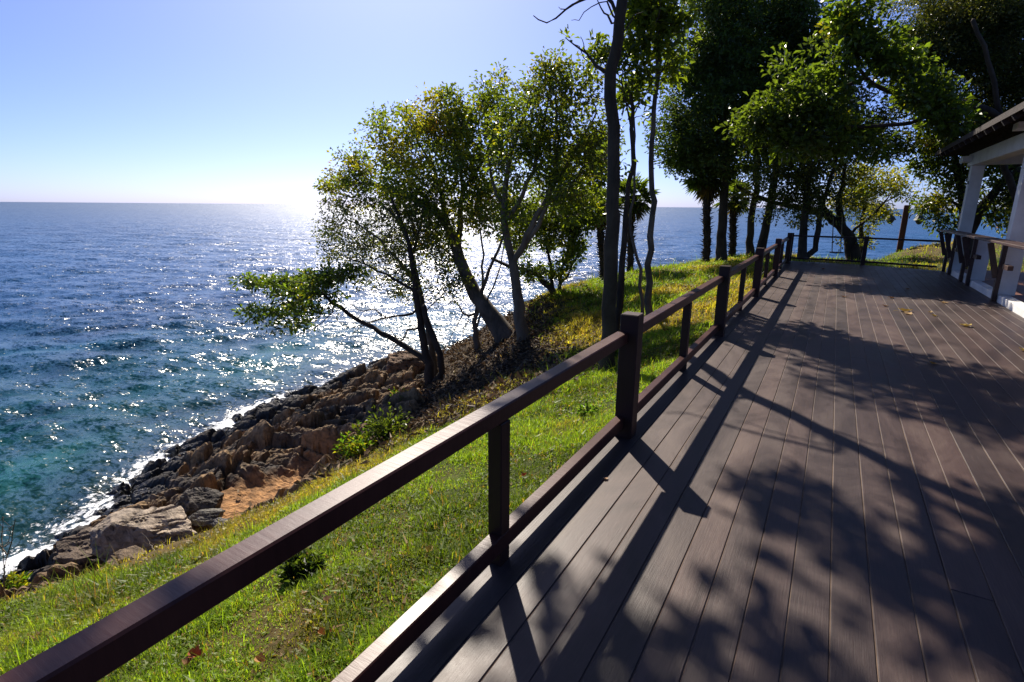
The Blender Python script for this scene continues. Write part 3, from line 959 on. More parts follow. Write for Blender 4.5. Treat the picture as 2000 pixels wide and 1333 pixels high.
        ln = leaf[0] * (0.65 + 0.7 * rng.random(n)); wd = leaf[1] * (0.65 + 0.7 * rng.random(n))
        cc = np.array([c for c, _ in cols]); ww = np.array([w for _, w in cols]); ww = ww / ww.sum()
        # a colour for every clump with leaf-to-leaf variation
        hsh = vnoise(cen[:, 0] * 1.3 + 3 * cen[:, 2], cen[:, 1] * 1.3 - 2 * cen[:, 2], seed + 5)
        pick = np.searchsorted(np.cumsum(ww), np.clip(0.65 * hsh + 0.35 * rng.random(n), 0, 0.999))
        col_ = cc[pick] * (0.65 + 0.7 * rng.random((n, 1)))
        V, T, cl = leaf_mesh(p, d, nr, ln, wd, col_)
        link_mesh('crown', np_mesh('crown', V, [T], col=cl), M['leaf'], root)
    return root

def stem(Y, pts, r0, r1):
    """a limb through pixels; Y is one distance or one per point"""
    Ys = [Y] * len(pts) if isinstance(Y, (int, float)) else np.interp(np.linspace(0, 1, len(pts)), np.linspace(0, 1, len(Y)), Y)
    return ([W(px, py, y) for (px, py), y in zip(pts, Ys)], r0, r1)

def blob(px, py, Y, rx, ry, n):
    c = W(px, py, Y); s_ = depth_of(c) / F_PX
    return (c, rx * s_, ry * s_, n)

GRN, DRK, YEL, OLV, ORG, BRN = (0.125, 0.165, 0.022), (0.045, 0.068, 0.017), (0.24, 0.225, 0.025), (0.115, 0.12, 0.034), (0.22, 0.105, 0.02), (0.085, 0.06, 0.028)
MID = (0.08, 0.115, 0.022)
# low spreading tree at the rocks
y1 = 13.0
tree('shore_tree', 'low dark tree on the rocks with a long bough of bright green leaves over water', 'tree', [
    stem(y1, [(842, 750), (832, 690), (822, 640), (812, 570), (806, 510), (786, 440), (764, 385)], 0.16, 0.04),
    stem(y1, [(868, 748), (858, 690), (838, 640), (828, 600)], 0.12, 0.09),
    stem([y1, y1 - 1.2], [(838, 712), (800, 682), (760, 658), (715, 634), (680, 614), (650, 592), (628, 572), (590, 580), (540, 600)], 0.11, 0.02),
    stem([y1, y1 - 1.0], [(812, 570), (770, 545), (720, 520), (680, 505)], 0.06, 0.015),
    stem([y1, y1 + 0.6], [(820, 612), (780, 617), (745, 624), (720, 630), (690, 640)], 0.045, 0.014),
    stem([y1, y1 + 0.6], [(745, 624), (735, 606), (700, 607), (680, 590)], 0.03, 0.01),
    stem(y1 - 1.2, [(628, 572), (600, 556), (560, 550), (515, 552), (478, 549)], 0.018, 0.006), stem(y1 - 1.2, [(640, 584), (640, 560), (662, 545), (690, 535)], 0.018, 0.006),
    stem(y1 - 1.2, [(600, 578), (575, 598), (530, 612), (482, 612)], 0.016, 0.006), stem(y1 - 1.2, [(620, 574), (612, 545), (600, 535)], 0.014, 0.005), stem(y1 - 1.2, [(645, 590), (625, 606), (590, 618), (550, 632)], 0.016, 0.005),
    stem(y1 - 1.0, [(655, 596), (640, 622), (605, 645), (575, 660), (552, 672)], 0.025, 0.006),
    stem(y1, [(715, 634), (698, 645), (686, 654)], 0.025, 0.012),
    stem(y1, [(775, 670), (770, 682), (762, 690)], 0.03, 0.012),
    stem(y1, [(822, 640), (795, 645), (785, 668), (770, 655), (758, 636)], 0.04, 0.008)],
    [blob(560, 553, y1 - 1.2, 75, 9, 44), blob(630, 545, y1 - 1.2, 50, 12, 30), blob(675, 536, y1 - 1.2, 30, 9, 14), blob(505, 550, y1 - 1.2, 36, 6, 16), blob(545, 610, y1 - 1.2, 56, 11, 32), blob(482, 611, y1 - 1.2, 16, 4, 3), blob(570, 580, y1 - 1.2, 70, 12, 26), blob(565, 632, y1 - 1.2, 40, 8, 12), blob(625, 606, y1 - 1.2, 34, 10, 10), blob(640, 575, y1 - 1.2, 30, 12, 10)],
    gapt=0.0, seed=3, bark_m='bark_dark', leaf=(0.15, 0.085), per=17, clump=0.24, cols=((DRK, 0.4), ((0.085, 0.13, 0.022), 0.4), (YEL, 0.2)), droop=0.05, flat=0.6)
# its twin stem carries the grey-green upper crown
tree('shore_tree', 'grey green bushy tree rising from the rocks, leftmost crown against the glittering sea', 'tree', [
    stem(13.6, [(850, 745), (840, 660), (818, 560), (800, 480), (775, 430), (740, 395)], 0.13, 0.04),
    stem(13.6, [(818, 560), (770, 500), (720, 450), (680, 430)], 0.07, 0.02),
    stem(13.6, [(806, 500), (820, 440), (830, 390)], 0.06, 0.02),
    stem(13.6, [(830, 610), (860, 580), (880, 560)], 0.03, 0.01)],
    [blob(735, 450, 13.6, 75, 55, 110), blob(690, 400, 13.6, 50, 38, 60), blob(790, 510, 13.6, 65, 48, 70), blob(675, 500, 13.6, 32, 10, 14), blob(655, 440, 13.6, 24, 40, 30), blob(815, 440, 13.6, 60, 60, 70), blob(860, 560, 13.6, 40, 40, 30), blob(780, 570, 13.6, 40, 25, 18), blob(750, 460, 13.6, 95, 85, 150), blob(700, 480, 13.6, 60, 40, 50), blob(830, 500, 13.6, 60, 60, 80), blob(850, 420, 13.6, 60, 60, 50), blob(870, 540, 13.6, 50, 40, 30), blob(650, 502, 13.6, 30, 8, 14), blob(640, 458, 13.6, 18, 16, 12), blob(720, 545, 13.6, 40, 20, 12)],
    seed=4, bark_m='bark_grey', leaf=(0.105, 0.055), per=15, clump=0.3, cols=((DRK, 0.4), (OLV, 0.35), (MID, 0.25)), droop=0.2, flat=0.5)
# leaning tree
y2 = 14.3
tree('leaning_tree', 'thick trunked tree leaning out to sea with a broad crown of green and rusty leaves', 'tree', [
    stem(y2, [(992, 668), (968, 630), (940, 590), (912, 540), (893, 490), (878, 450), (850, 412), (805, 388), (755, 368), (705, 358), (665, 362)], 0.3, 0.03),
    stem(y2, [(893, 490), (900, 420), (902, 350), (890, 280), (878, 240)], 0.12, 0.025),
    stem(y2, [(878, 450), (862, 380), (842, 320), (815, 275)], 0.1, 0.025),
    stem(y2, [(850, 412), (800, 350), (770, 310), (745, 290)], 0.07, 0.02),
    stem(y2, [(902, 380), (940, 320), (965, 260), (970, 210)], 0.08, 0.02),
    stem(y2, [(931, 690), (930, 660), (928, 630), (936, 590), (950, 545), (972, 490), (990, 440)], 0.12, 0.03),
    stem(y2, [(940, 590), (945, 520), (938, 450), (930, 380)], 0.05, 0.015), stem(y2, [(928, 640), (955, 580), (978, 520), (985, 450)], 0.04, 0.012), stem(y2, [(912, 540), (880, 500), (850, 470), (830, 420)], 0.05, 0.015),
    stem(y2, [(930, 620), (905, 612), (890, 590), (876, 595)], 0.05, 0.012),
    stem(y2, [(905, 612), (890, 640), (868, 680)], 0.02, 0.006), stem(y2, [(918, 616), (908, 640), (900, 668)], 0.02, 0.006)],
    [blob(715, 330, y2, 55, 35, 55), blob(660, 365, y2, 30, 15, 26), blob(780, 280, y2, 55, 42, 70), blob(850, 245, y2, 60, 40, 80), blob(905, 205, y2, 48, 38, 60), blob(965, 195, y2, 52, 38, 60),
     blob(820, 340, y2, 75, 50, 100), blob(920, 320, y2, 70, 65, 110), blob(890, 260, y2, 50, 40, 50), blob(960, 400, y2, 50, 50, 50), blob(870, 430, y2, 60, 40, 50), blob(760, 390, y2, 60, 25, 40), blob(700, 300, y2, 20, 18, 10), blob(850, 320, y2, 130, 100, 230), blob(940, 260, y2, 70, 80, 80), blob(700, 360, y2, 60, 40, 50), blob(880, 400, y2, 100, 50, 110), blob(935, 430, y2, 60, 60, 70), blob(860, 470, y2, 50, 45, 45), blob(980, 320, y2, 50, 70, 60), blob(648, 362, y2, 24, 7, 14), blob(692, 312, y2, 14, 10, 6), blob(745, 240, y2, 20, 12, 8), blob(795, 225, y2, 20, 14, 10), blob(850, 195, y2, 24, 14, 12), blob(900, 165, y2, 26, 14, 12), blob(985, 155, y2, 30, 16, 14)],
    seed=7, bark_m='bark_grey', leaf=(0.125, 0.072), per=15, clump=0.3, gapt=0.31, gapw=0.8, cols=((DRK, 0.15), (GRN, 0.4), (YEL, 0.25), (BRN, 0.08), (ORG, 0.12)), droop=0.2, flat=0.55)
# pale upright tree
y3 = 12.9
tree('pale_tree', 'pale barked upright tree with limbs fanning up into small airy leaves', 'tree', [
    stem(y3, [(1024, 672), (1016, 620), (1008, 560), (1002, 512), (990, 462), (985, 400), (995, 320), (1015, 250), (1040, 190)], 0.2, 0.03),
    stem(y3, [(1002, 512), (1030, 460), (1060, 400), (1105, 325), (1140, 265), (1165, 220)], 0.11, 0.02),
    stem(y3, [(1018, 482), (1050, 440), (1082, 350), (1092, 270), (1085, 190)], 0.08, 0.02),
    stem(y3, [(988, 440), (1020, 380), (1048, 310), (1062, 240), (1075, 170)], 0.08, 0.02),
    stem(y3, [(985, 410), (962, 360), (955, 310), (968, 260)], 0.06, 0.02),
    stem(y3, [(1060, 400), (1110, 370), (1150, 330)], 0.05, 0.015)],
    [blob(1078, 165, y3, 42, 40, 55), blob(1010, 240, y3, 48, 44, 55), blob(1055, 270, y3, 55, 50, 70), blob(1135, 185, y3, 48, 48, 60), blob(1150, 270, y3, 45, 48, 50), blob(1000, 330, y3, 50, 45, 50), blob(1095, 350, y3, 55, 40, 50), blob(1130, 400, y3, 40, 30, 25), blob(965, 300, y3, 35, 35, 30), blob(1170, 230, y3, 25, 40, 24), blob(1070, 280, y3, 110, 110, 230), blob(1160, 300, y3, 36, 60, 40), blob(1000, 400, y3, 60, 50, 50), blob(1078, 128, y3, 18, 18, 12), blob(1040, 180, y3, 20, 18, 10), blob(1140, 140, y3, 24, 18, 12)],
    seed=9, bark_m='bark_pale', leaf=(0.11, 0.06), per=15, clump=0.3, gapt=0.31, gapw=0.8, cols=((MID, 0.25), (GRN, 0.45), (OLV, 0.12), (YEL, 0.18)), droop=0.25, flat=0.5)
# crooked tree on the brow
y4 = 16.8
tree('crooked_tree', 'small crooked tree with mossy bent trunk and three thin upright stems on the brow', 'tree', [
    stem(y4, [(1088, 578), (1072, 560), (1050, 540), (1025, 527), (992, 518), (960, 505)], 0.14, 0.05),
    stem(y4, [(1082, 568), (1074, 520), (1066, 470), (1058, 420)], 0.08, 0.02),
    stem(y4, [(1090, 572), (1098, 525), (1110, 490), (1128, 445)], 0.08, 0.02),
    stem(y4, [(1098, 560), (1118, 520), (1130, 490)], 0.05, 0.02)],
    [blob(1065, 455, y4, 34, 34, 32), blob(1118, 490, y4, 24, 40, 32), blob(1090, 530, y4, 34, 24, 18), blob(1100, 430, y4, 45, 25, 35), blob(1040, 400, y4, 45, 35, 35), blob(1045, 530, y4, 40, 14, 22), blob(1000, 470, y4, 30, 30, 16), blob(1110, 360, y4, 60, 50, 80), blob(1150, 400, y4, 40, 40, 40), blob(1160, 320, y4, 40, 50, 45), blob(1020, 440, y4, 40, 40, 30)],
    seed=12, bark_m='bark_dark', leaf=(0.14, 0.075), per=26, clump=0.28, cols=((MID, 0.4), (GRN, 0.4), (YEL, 0.2)), droop=0.2, flat=0.5)

# tall slender tree by the railing; its crown is above the picture and shades the deck
y6 = 7.9
t6 = [W(1185, 726, y6), W(1188, 600, y6), W(1197, 400, y6), W(1196, 250, y6), W(1192, 140, y6), W(1206, 80, y6), W(1213, 0, y6)]
a6 = t6[-1]
tree('tall_tree', 'tall bare dark trunk standing closest behind the railing with dead twigs near the top', 'tree', [
    (t6 + [a6 + [0.05, 0.1, 0.9], a6 + [0.25, 0.0, 2.0], a6 + [0.3, 0.2, 3.6]], 0.125, 0.05),
    ([a6 + [0.02, 0.03, 0.3], a6 + [-0.7, -0.2, 1.3], a6 + [-1.3, 0.1, 2.4], a6 + [-2.3, 0.0, 2.8]], 0.06, 0.015),
    ([a6 + [0.05, 0.1, 0.9], a6 + [0.9, -0.4, 1.8], a6 + [1.7, -0.6, 2.6]], 0.06, 0.02),
    ([a6 + [0.25, 0.0, 2.0], a6 + [-0.3, -0.9, 2.9], a6 + [-0.6, -1.8, 3.5]], 0.05, 0.02),
    ([W(1192, 142, y6), W(1172, 138, y6), W(1158, 118, y6), W(1146, 104, y6), W(1120, 88, y6), W(1104, 74, y6)], 0.035, 0.006),
    ([W(1146, 104, y6), W(1140, 88, y6), W(1134, 72, y6)], 0.012, 0.004),
    ([W(1210, 30, y6), W(1180, -10, y6), W(1132, 0, y6), W(1104, 22, y6), W(1068, 40, y6), W(1042, 31, y6)], 0.03, 0.007),
    ([W(1104, 22, y6), W(1095, 20, y6), W(1091, 14, y6)], 0.01, 0.004),
    ([W(1205, 60, y6), W(1185, 5, y6), W(1155, 15, y6), W(1130, 38, y6), W(1116, 40, y6)], 0.016, 0.004),
    ([W(1200, 60, y6), W(1188, 35, y6), W(1172, 15, y6), W(1165, -15, y6)], 0.02, 0.006),
    ([W(1224, 60, y6), W(1240, 30, y6), W(1262, 20, y6)], 0.015, 0.004)],
    [(a6 + [0.3, 0.0, 3.0], 1.6, 0.9, 34), (a6 + [-1.2, 0.0, 2.8], 1.2, 0.7, 24), (a6 + [1.8, -0.8, 2.6], 1.3, 0.7, 32), (a6 + [-0.5, -1.7, 3.4], 1.3, 0.7, 26), (a6 + [1.2, 1.2, 3.8], 1.2, 0.6, 16), (a6 + [0.8, -1.0, 4.2], 1.5, 0.7, 26), (a6 + [0.4, 0.6, 1.9], 1.3, 0.5, 20), (a6 + [1.5, 0.2, 2.2], 1.3, 0.6, 26), (a6 + [-0.6, 0.6, 2.2], 1.0, 0.5, 14), (a6 + [-2.3, 0.2, 2.7], 1.2, 0.5, 26), (a6 + [-2.0, -1.5, 3.2], 1.2, 0.5, 24), (a6 + [-1.5, 1.4, 3.4], 1.1, 0.5, 18), (a6 + [-0.2, -0.6, 2.5], 0.9, 0.4, 14)],
    seed=15, bark_m='bark_mid', leaf=(0.18, 0.11), per=34, clump=0.32, cols=((MID, 0.4), (GRN, 0.4), (YEL, 0.2)), droop=0.2, flat=0.8, wob=0.012)
# sparse slender trees behind it
SC = ((GRN, 0.55), (MID, 0.25), (YEL, 0.17), (ORG, 0.03))
y7 = 11.8
tree('slender_tree', 'straight grey slender tree with sparse leafy rosettes, right of the tall bare trunk', 'tree', [
    stem(y7, [(1266, 614), (1268, 520), (1272, 440), (1276, 395), (1270, 345), (1276, 250), (1282, 150), (1286, 60), (1294, -20)], 0.085, 0.035),
    stem(y7, [(1282, 165), (1262, 140), (1248, 95), (1240, 40)], 0.03, 0.01), stem(y7, [(1282, 160), (1300, 130), (1322, 110)], 0.025, 0.01),
    stem(y7, [(1278, 230), (1262, 232), (1258, 246)], 0.02, 0.012), stem(y7, [(1277, 215), (1266, 205), (1255, 206)], 0.015, 0.005),
    stem(y7, [(1284, 90), (1310, 50), (1322, 10)], 0.025, 0.008)],
    [blob(1288, 20, y7, 45, 42, 30), blob(1270, 90, y7, 42, 36, 22), blob(1318, 60, y7, 25, 36, 12), blob(1300, 135, y7, 36, 22, 8), blob(1245, 30, y7, 24, 26, 8), blob(1290, -60, y7, 70, 50, 34), blob(1230, -40, y7, 40, 40, 14), blob(1300, -150, y7, 90, 50, 40), blob(1200, -110, y7, 70, 36, 26), blob(1380, -90, y7, 60, 40, 20), blob(1260, -200, y7, 90, 40, 22), blob(1400, -190, y7, 80, 40, 16)],
    seed=21, leaf=(0.17, 0.085), per=14, clump=0.2, cols=SC, droop=0.1, flat=0.6, gapt=0.0)
tree('slender_tree', 'thin wavy sapling that bends left and right between the two straight slender trees', 'tree', [
    stem(11.9, [(1255, 612), (1250, 560), (1245, 500), (1234, 455), (1232, 410), (1238, 370), (1240, 320), (1236, 270), (1232, 200)], 0.05, 0.02)],
    [blob(1235, 195, 11.9, 30, 28, 14), blob(1218, 180, 11.9, 20, 24, 8)],
    seed=22, leaf=(0.15, 0.075), per=12, clump=0.2, cols=SC, droop=0.1, flat=0.6, gapt=0.0)
tree('slender_tree', 'dark slender tree just right of the tall bare trunk, forking into leafy twigs', 'tree', [
    stem(11.4, [(1207, 632), (1211, 560), (1219, 480), (1226, 400), (1233, 320), (1236, 250), (1233, 200), (1222, 165)], 0.09, 0.03),
    stem(11.4, [(1236, 225), (1248, 208), (1262, 180)], 0.025, 0.008), stem(11.4, [(1235, 215), (1218, 195), (1212, 170)], 0.02, 0.008),
    stem(11.4, [(1236, 240), (1215, 160), (1160, 130), (1130, 95), (1106, 75)], 0.02, 0.006)],
    [blob(1240, 150, 11.4, 36, 36, 20), blob(1222, 110, 11.4, 26, 30, 12), blob(1180, 110, 11.4, 30, 24, 14), blob(1168, 90, 11.4, 18, 18, 6), blob(1104, 72, 11.4, 5, 5, 3)],
    seed=23, bark_m='bark_dark', leaf=(0.15, 0.075), per=13, clump=0.2, cols=SC, droop=0.1, flat=0.6, gapt=0.0)
tree('slender_tree', 'very thin sapling hidden close behind the tall bare trunk', 'tree', [
    stem(10.6, [(1199, 640), (1203, 560), (1207, 480), (1209, 420), (1205, 330)], 0.035, 0.012)],
    [blob(1200, 310, 10.6, 22, 26, 8)], seed=24, leaf=(0.12, 0.06), per=10, clump=0.18, cols=SC)

# dark evergreen trees
DK = ((DRK, 0.35), ((0.075, 0.115, 0.025), 0.4), (OLV, 0.25))
tree('evergreen_tree', 'big dark evergreen with its rounded left side standing against the sky, left of the others', 'tree', [
    stem(23.0, [(1408, 515), (1412, 430), (1416, 340), (1412, 250), (1405, 150), (1395, 60)], 0.21, 0.08),
    stem(23.0, [(1414, 330), (1370, 280), (1330, 230)], 0.12, 0.03), stem(23.0, [(1412, 250), (1460, 190), (1490, 140)], 0.12, 0.03), stem(23.0, [(1408, 190), (1360, 140), (1340, 100)], 0.1, 0.03)],
    [blob(1372, 170, 23, 75, 70, 150), blob(1345, 260, 23, 55, 50, 110), blob(1420, 250, 23, 80, 70, 130), blob(1395, 80, 23, 70, 70, 150), blob(1400, -30, 23, 70, 60, 90), blob(1350, 315, 23, 42, 26, 45), blob(1400, 330, 23, 60, 24, 40), blob(1440, 150, 23, 60, 80, 100)],
    seed=31, bark_m='bark_mid', leaf=(0.14, 0.07), per=46, clump=0.45, gapt=0.2, cols=DK, droop=0.3, flat=0.45)
tree('evergreen_tree', 'big dark evergreen whose crown reaches the top of the picture, middle of the dark group', 'tree', [
    stem(25.2, [(1464, 500), (1466, 440), (1476, 370), (1480, 290), (1485, 200), (1490, 100), (1490, 0)], 0.16, 0.07),
    stem(25.2, [(1480, 290), (1520, 230), (1545, 180)], 0.1, 0.03), stem(25.2, [(1484, 220), (1440, 160), (1420, 100)], 0.1, 0.03)],
    [blob(1480, 60, 25.2, 90, 80, 190), blob(1500, 180, 25.2, 80, 70, 160), blob(1470, 280, 25.2, 70, 60, 100), blob(1540, 60, 25.2, 50, 70, 80), blob(1500, -60, 25.2, 90, 60, 100)],
    seed=32, bark_m='bark_mid', leaf=(0.14, 0.07), per=46, clump=0.45, gapt=0.2, cols=DK, droop=0.3, flat=0.45)
tree('evergreen_tree', 'dark evergreen with a leaning trunk rising beside the railing corner, right of the dark group', 'tree', [
    stem(24.0, [(1484, 502), (1494, 450), (1506, 390), (1520, 300), (1545, 210), (1565, 120), (1570, 40)], 0.19, 0.07),
    stem(24.0, [(1545, 210), (1590, 160), (1620, 120)], 0.1, 0.03), stem(24.0, [(1520, 300), (1560, 270), (1600, 250)], 0.1, 0.03)],
    [blob(1572, 120, 24, 48, 70, 100), blob(1555, 220, 24, 70, 60, 110), blob(1560, 20, 24, 36, 40, 50), blob(1545, 300, 24, 70, 50, 70), blob(1590, 80, 24, 24, 40, 28)],
    seed=33, bark_m='bark_mid', leaf=(0.14, 0.07), per=46, clump=0.43, gapt=0.24, cols=DK, droop=0.3, flat=0.45)
tree('evergreen_tree', 'thick pair of dark trunks right behind the railing corner with olive leaves hanging low', 'tree', [
    stem(22.6, [(1566, 508), (1570, 450), (1574, 400), (1578, 340), (1590, 280), (1610, 210)], 0.17, 0.06),
    stem(22.8, [(1590, 505), (1596, 450), (1606, 400), (1625, 340), (1640, 290)], 0.12, 0.045)],
    [blob(1560, 340, 22.6, 60, 40, 70), blob(1600, 290, 22.6, 70, 45, 80), blob(1640, 250, 22.6, 70, 50, 80), blob(1530, 390, 22.6, 45, 30, 35), blob(1600, 380, 22.6, 50, 30, 30), blob(1620, 200, 22.6, 60, 50, 70), blob(1690, 260, 22.6, 60, 36, 60), blob(1480, 350, 22.6, 60, 36, 46), blob(1740, 290, 22.6, 50, 26, 40), blob(1560, 400, 22.6, 90, 30, 50), blob(1760, 200, 22.6, 60, 50, 60)],
    seed=34, bark_m='bark_mid', leaf=(0.12, 0.06), per=24, clump=0.35, cols=((DRK, 0.5), (OLV, 0.3), (YEL, 0.2)), droop=0.25, flat=0.5)
tree('bent_tree', 'bent tree with a thick swollen foot arching left just beyond the far railing', 'tree', [
    stem(23.6, [(1668, 504), (1662, 475), (1648, 450), (1628, 430), (1600, 416), (1560, 408), (1510, 396), (1470, 380), (1440, 365)], 0.25, 0.045),
    stem(23.6, [(1645, 445), (1640, 400), (1648, 350), (1652, 310)], 0.15, 0.04), stem(23.6, [(1625, 428), (1600, 390), (1585, 350)], 0.1, 0.03),
    stem(23.6, [(1655, 460), (1690, 430), (1720, 400), (1745, 370)], 0.06, 0.015)],
    [blob(1650, 340, 23.6, 50, 30, 45), blob(1600, 350, 23.6, 50, 36, 40), blob(1480, 360, 23.6, 40, 20, 16), blob(1660, 470, 23.6, 26, 16, 8), blob(1560, 420, 23.6, 50, 22, 16), blob(1690, 420, 23.6, 40, 30, 20)],
    seed=35, bark_m='bark_dark', leaf=(0.12, 0.06), per=18, clump=0.3, cols=((DRK, 0.35), (OLV, 0.35), (YEL, 0.3)), droop=0.2, flat=0.5)
tree('round_tree', 'small sunlit yellow green tree by the sea between the bent trunk and the lamp post', 'tree', [
    stem(27.5, [(1684, 500), (1682, 450), (1688, 410), (1700, 370)], 0.14, 0.04), stem(27.5, [(1684, 430), (1720, 400), (1750, 385)], 0.05, 0.015)],
    [blob(1700, 345, 27.5, 58, 24, 60), blob(1690, 385, 27.5, 62, 26, 55), blob(1745, 372, 27.5, 34, 18, 28), blob(1710, 415, 27.5, 28, 16, 14), blob(1660, 400, 27.5, 40, 30, 30), blob(1690, 460, 27.5, 16, 22, 8)],
    seed=36, bark_m='bark_dark', leaf=(0.13, 0.065), per=26, clump=0.34, cols=((YEL, 0.55), (GRN, 0.35), (ORG, 0.1)), droop=0.1, flat=0.7)
# bright-leaved tree whose boughs reach over the end of the deck
tree('almond_tree', 'bright green broad leaved tree reaching its boughs over the far end of the deck', 'tree', [
    ([np.array([5.2, 19.8, -0.3]), W(1965, 330, 19.6), W(1955, 230, 19.2), W(1930, 120, 18.8), W(1900, 40, 18.5)], 0.12, 0.05),
    ([W(1955, 230, 19.2), W(1880, 200, 18.5), W(1780, 190, 17.8), W(1690, 150, 17.2), W(1650, 60, 17.0)], 0.1, 0.03),
    ([W(1880, 200, 18.5), W(1780, 240, 17.5), W(1660, 250, 17.0), W(1560, 268, 16.6), W(1500, 284, 16.5), W(1455, 288, 16.4)], 0.07, 0.015),
    ([W(1690, 150, 17.2), W(1600, 190, 16.8), W(1530, 220, 16.6)], 0.05, 0.015)],
    [blob(1500, 230, 16.6, 55, 32, 50), blob(1450, 275, 16.5, 36, 22, 24), blob(1590, 200, 16.8, 70, 45, 90), blob(1665, 140, 17, 55, 55, 80), blob(1690, 240, 17, 75, 50, 90), blob(1790, 220, 17.4, 70, 50, 80), blob(1560, 275, 16.6, 50, 24, 35), blob(1660, 40, 17, 40, 50, 50), blob(1740, 120, 17.4, 50, 36, 40), blob(1860, 180, 18, 50, 40, 35), blob(1850, 245, 18, 40, 26, 24), blob(1700, 90, 17.2, 40, 30, 30), blob(1640, 230, 17.4, 130, 60, 70), blob(1560, 130, 17.6, 50, 50, 20)],
    seed=41, bark_m='bark_mid', leaf=(0.17, 0.10), per=20, clump=0.34, cols=((DRK, 0.15), (MID, 0.3), ((0.1, 0.15, 0.024), 0.33), (YEL, 0.22)), droop=0.1, flat=0.6, gapt=0.42, gapw=1.0)
tree('feathery_tree', 'very dark fine leaved tree filling the top right corner above the pavilion roof', 'tree', [
    ([np.array([7.5, 24.0, -0.2]), W(1955, 300, 23), W(1940, 180, 22.5), W(1910, 80, 22), W(1880, 0, 22)], 0.3, 0.08),
    stem(22.3, [(1940, 180), (1860, 130), (1790, 100)], 0.12, 0.03), stem(22.3, [(1930, 130), (1985, 60), (2020, 0)], 0.12, 0.03)],
    [blob(1860, 70, 22, 90, 70, 180), blob(1790, 130, 22, 55, 45, 80), blob(1950, 70, 22, 80, 70, 170), blob(1930, 180, 22, 80, 60, 140), blob(1880, -20, 22, 110, 50, 120), blob(2010, 130, 22, 60, 90, 110), blob(1840, 190, 22, 60, 40, 70), blob(1900, 235, 22, 70, 36, 60), blob(1820, 90, 22, 70, 60, 70), blob(1960, 10, 22, 80, 50, 80)],
    seed=42, bark_m='bark_dark', leaf=(0.085, 0.04), per=85, clump=0.45, gapt=0.22, cols=((DRK, 0.55), (OLV, 0.35), (MID, 0.1)), droop=0.3, flat=0.4)
tree('forked_tree', 'dark forked tree seen past the white columns with drooping green and yellow leaves', 'tree', [
    stem(23.0, [(1888, 478), (1884, 420), (1878, 370), (1868, 320), (1860, 280)], 0.24, 0.07),
    stem(23.0, [(1886, 455), (1915, 410), (1945, 370), (1985, 325), (2020, 290)], 0.18, 0.06),
    stem(23.0, [(1882, 410), (1850, 390), (1815, 385)], 0.06, 0.015)],
    [blob(1825, 325, 23, 38, 28, 45), blob(1850, 385, 23, 42, 34, 45), blob(1830, 275, 23, 55, 26, 50), blob(1935, 410, 23, 36, 30, 30), blob(1812, 402, 23, 22, 8, 7), blob(1822, 428, 23, 16, 6, 5), blob(1905, 300, 23, 60, 50, 80), blob(1985, 400, 23, 50, 40, 50), blob(1860, 440, 23, 26, 16, 10), blob(1960, 330, 23, 50, 50, 50)],
    seed=43, bark_m='bark_dark', leaf=(0.14, 0.07), per=22, clump=0.32, cols=((DRK, 0.4), (MID, 0.3), (YEL, 0.2), (ORG, 0.1)), droop=0.2, flat=0.6)

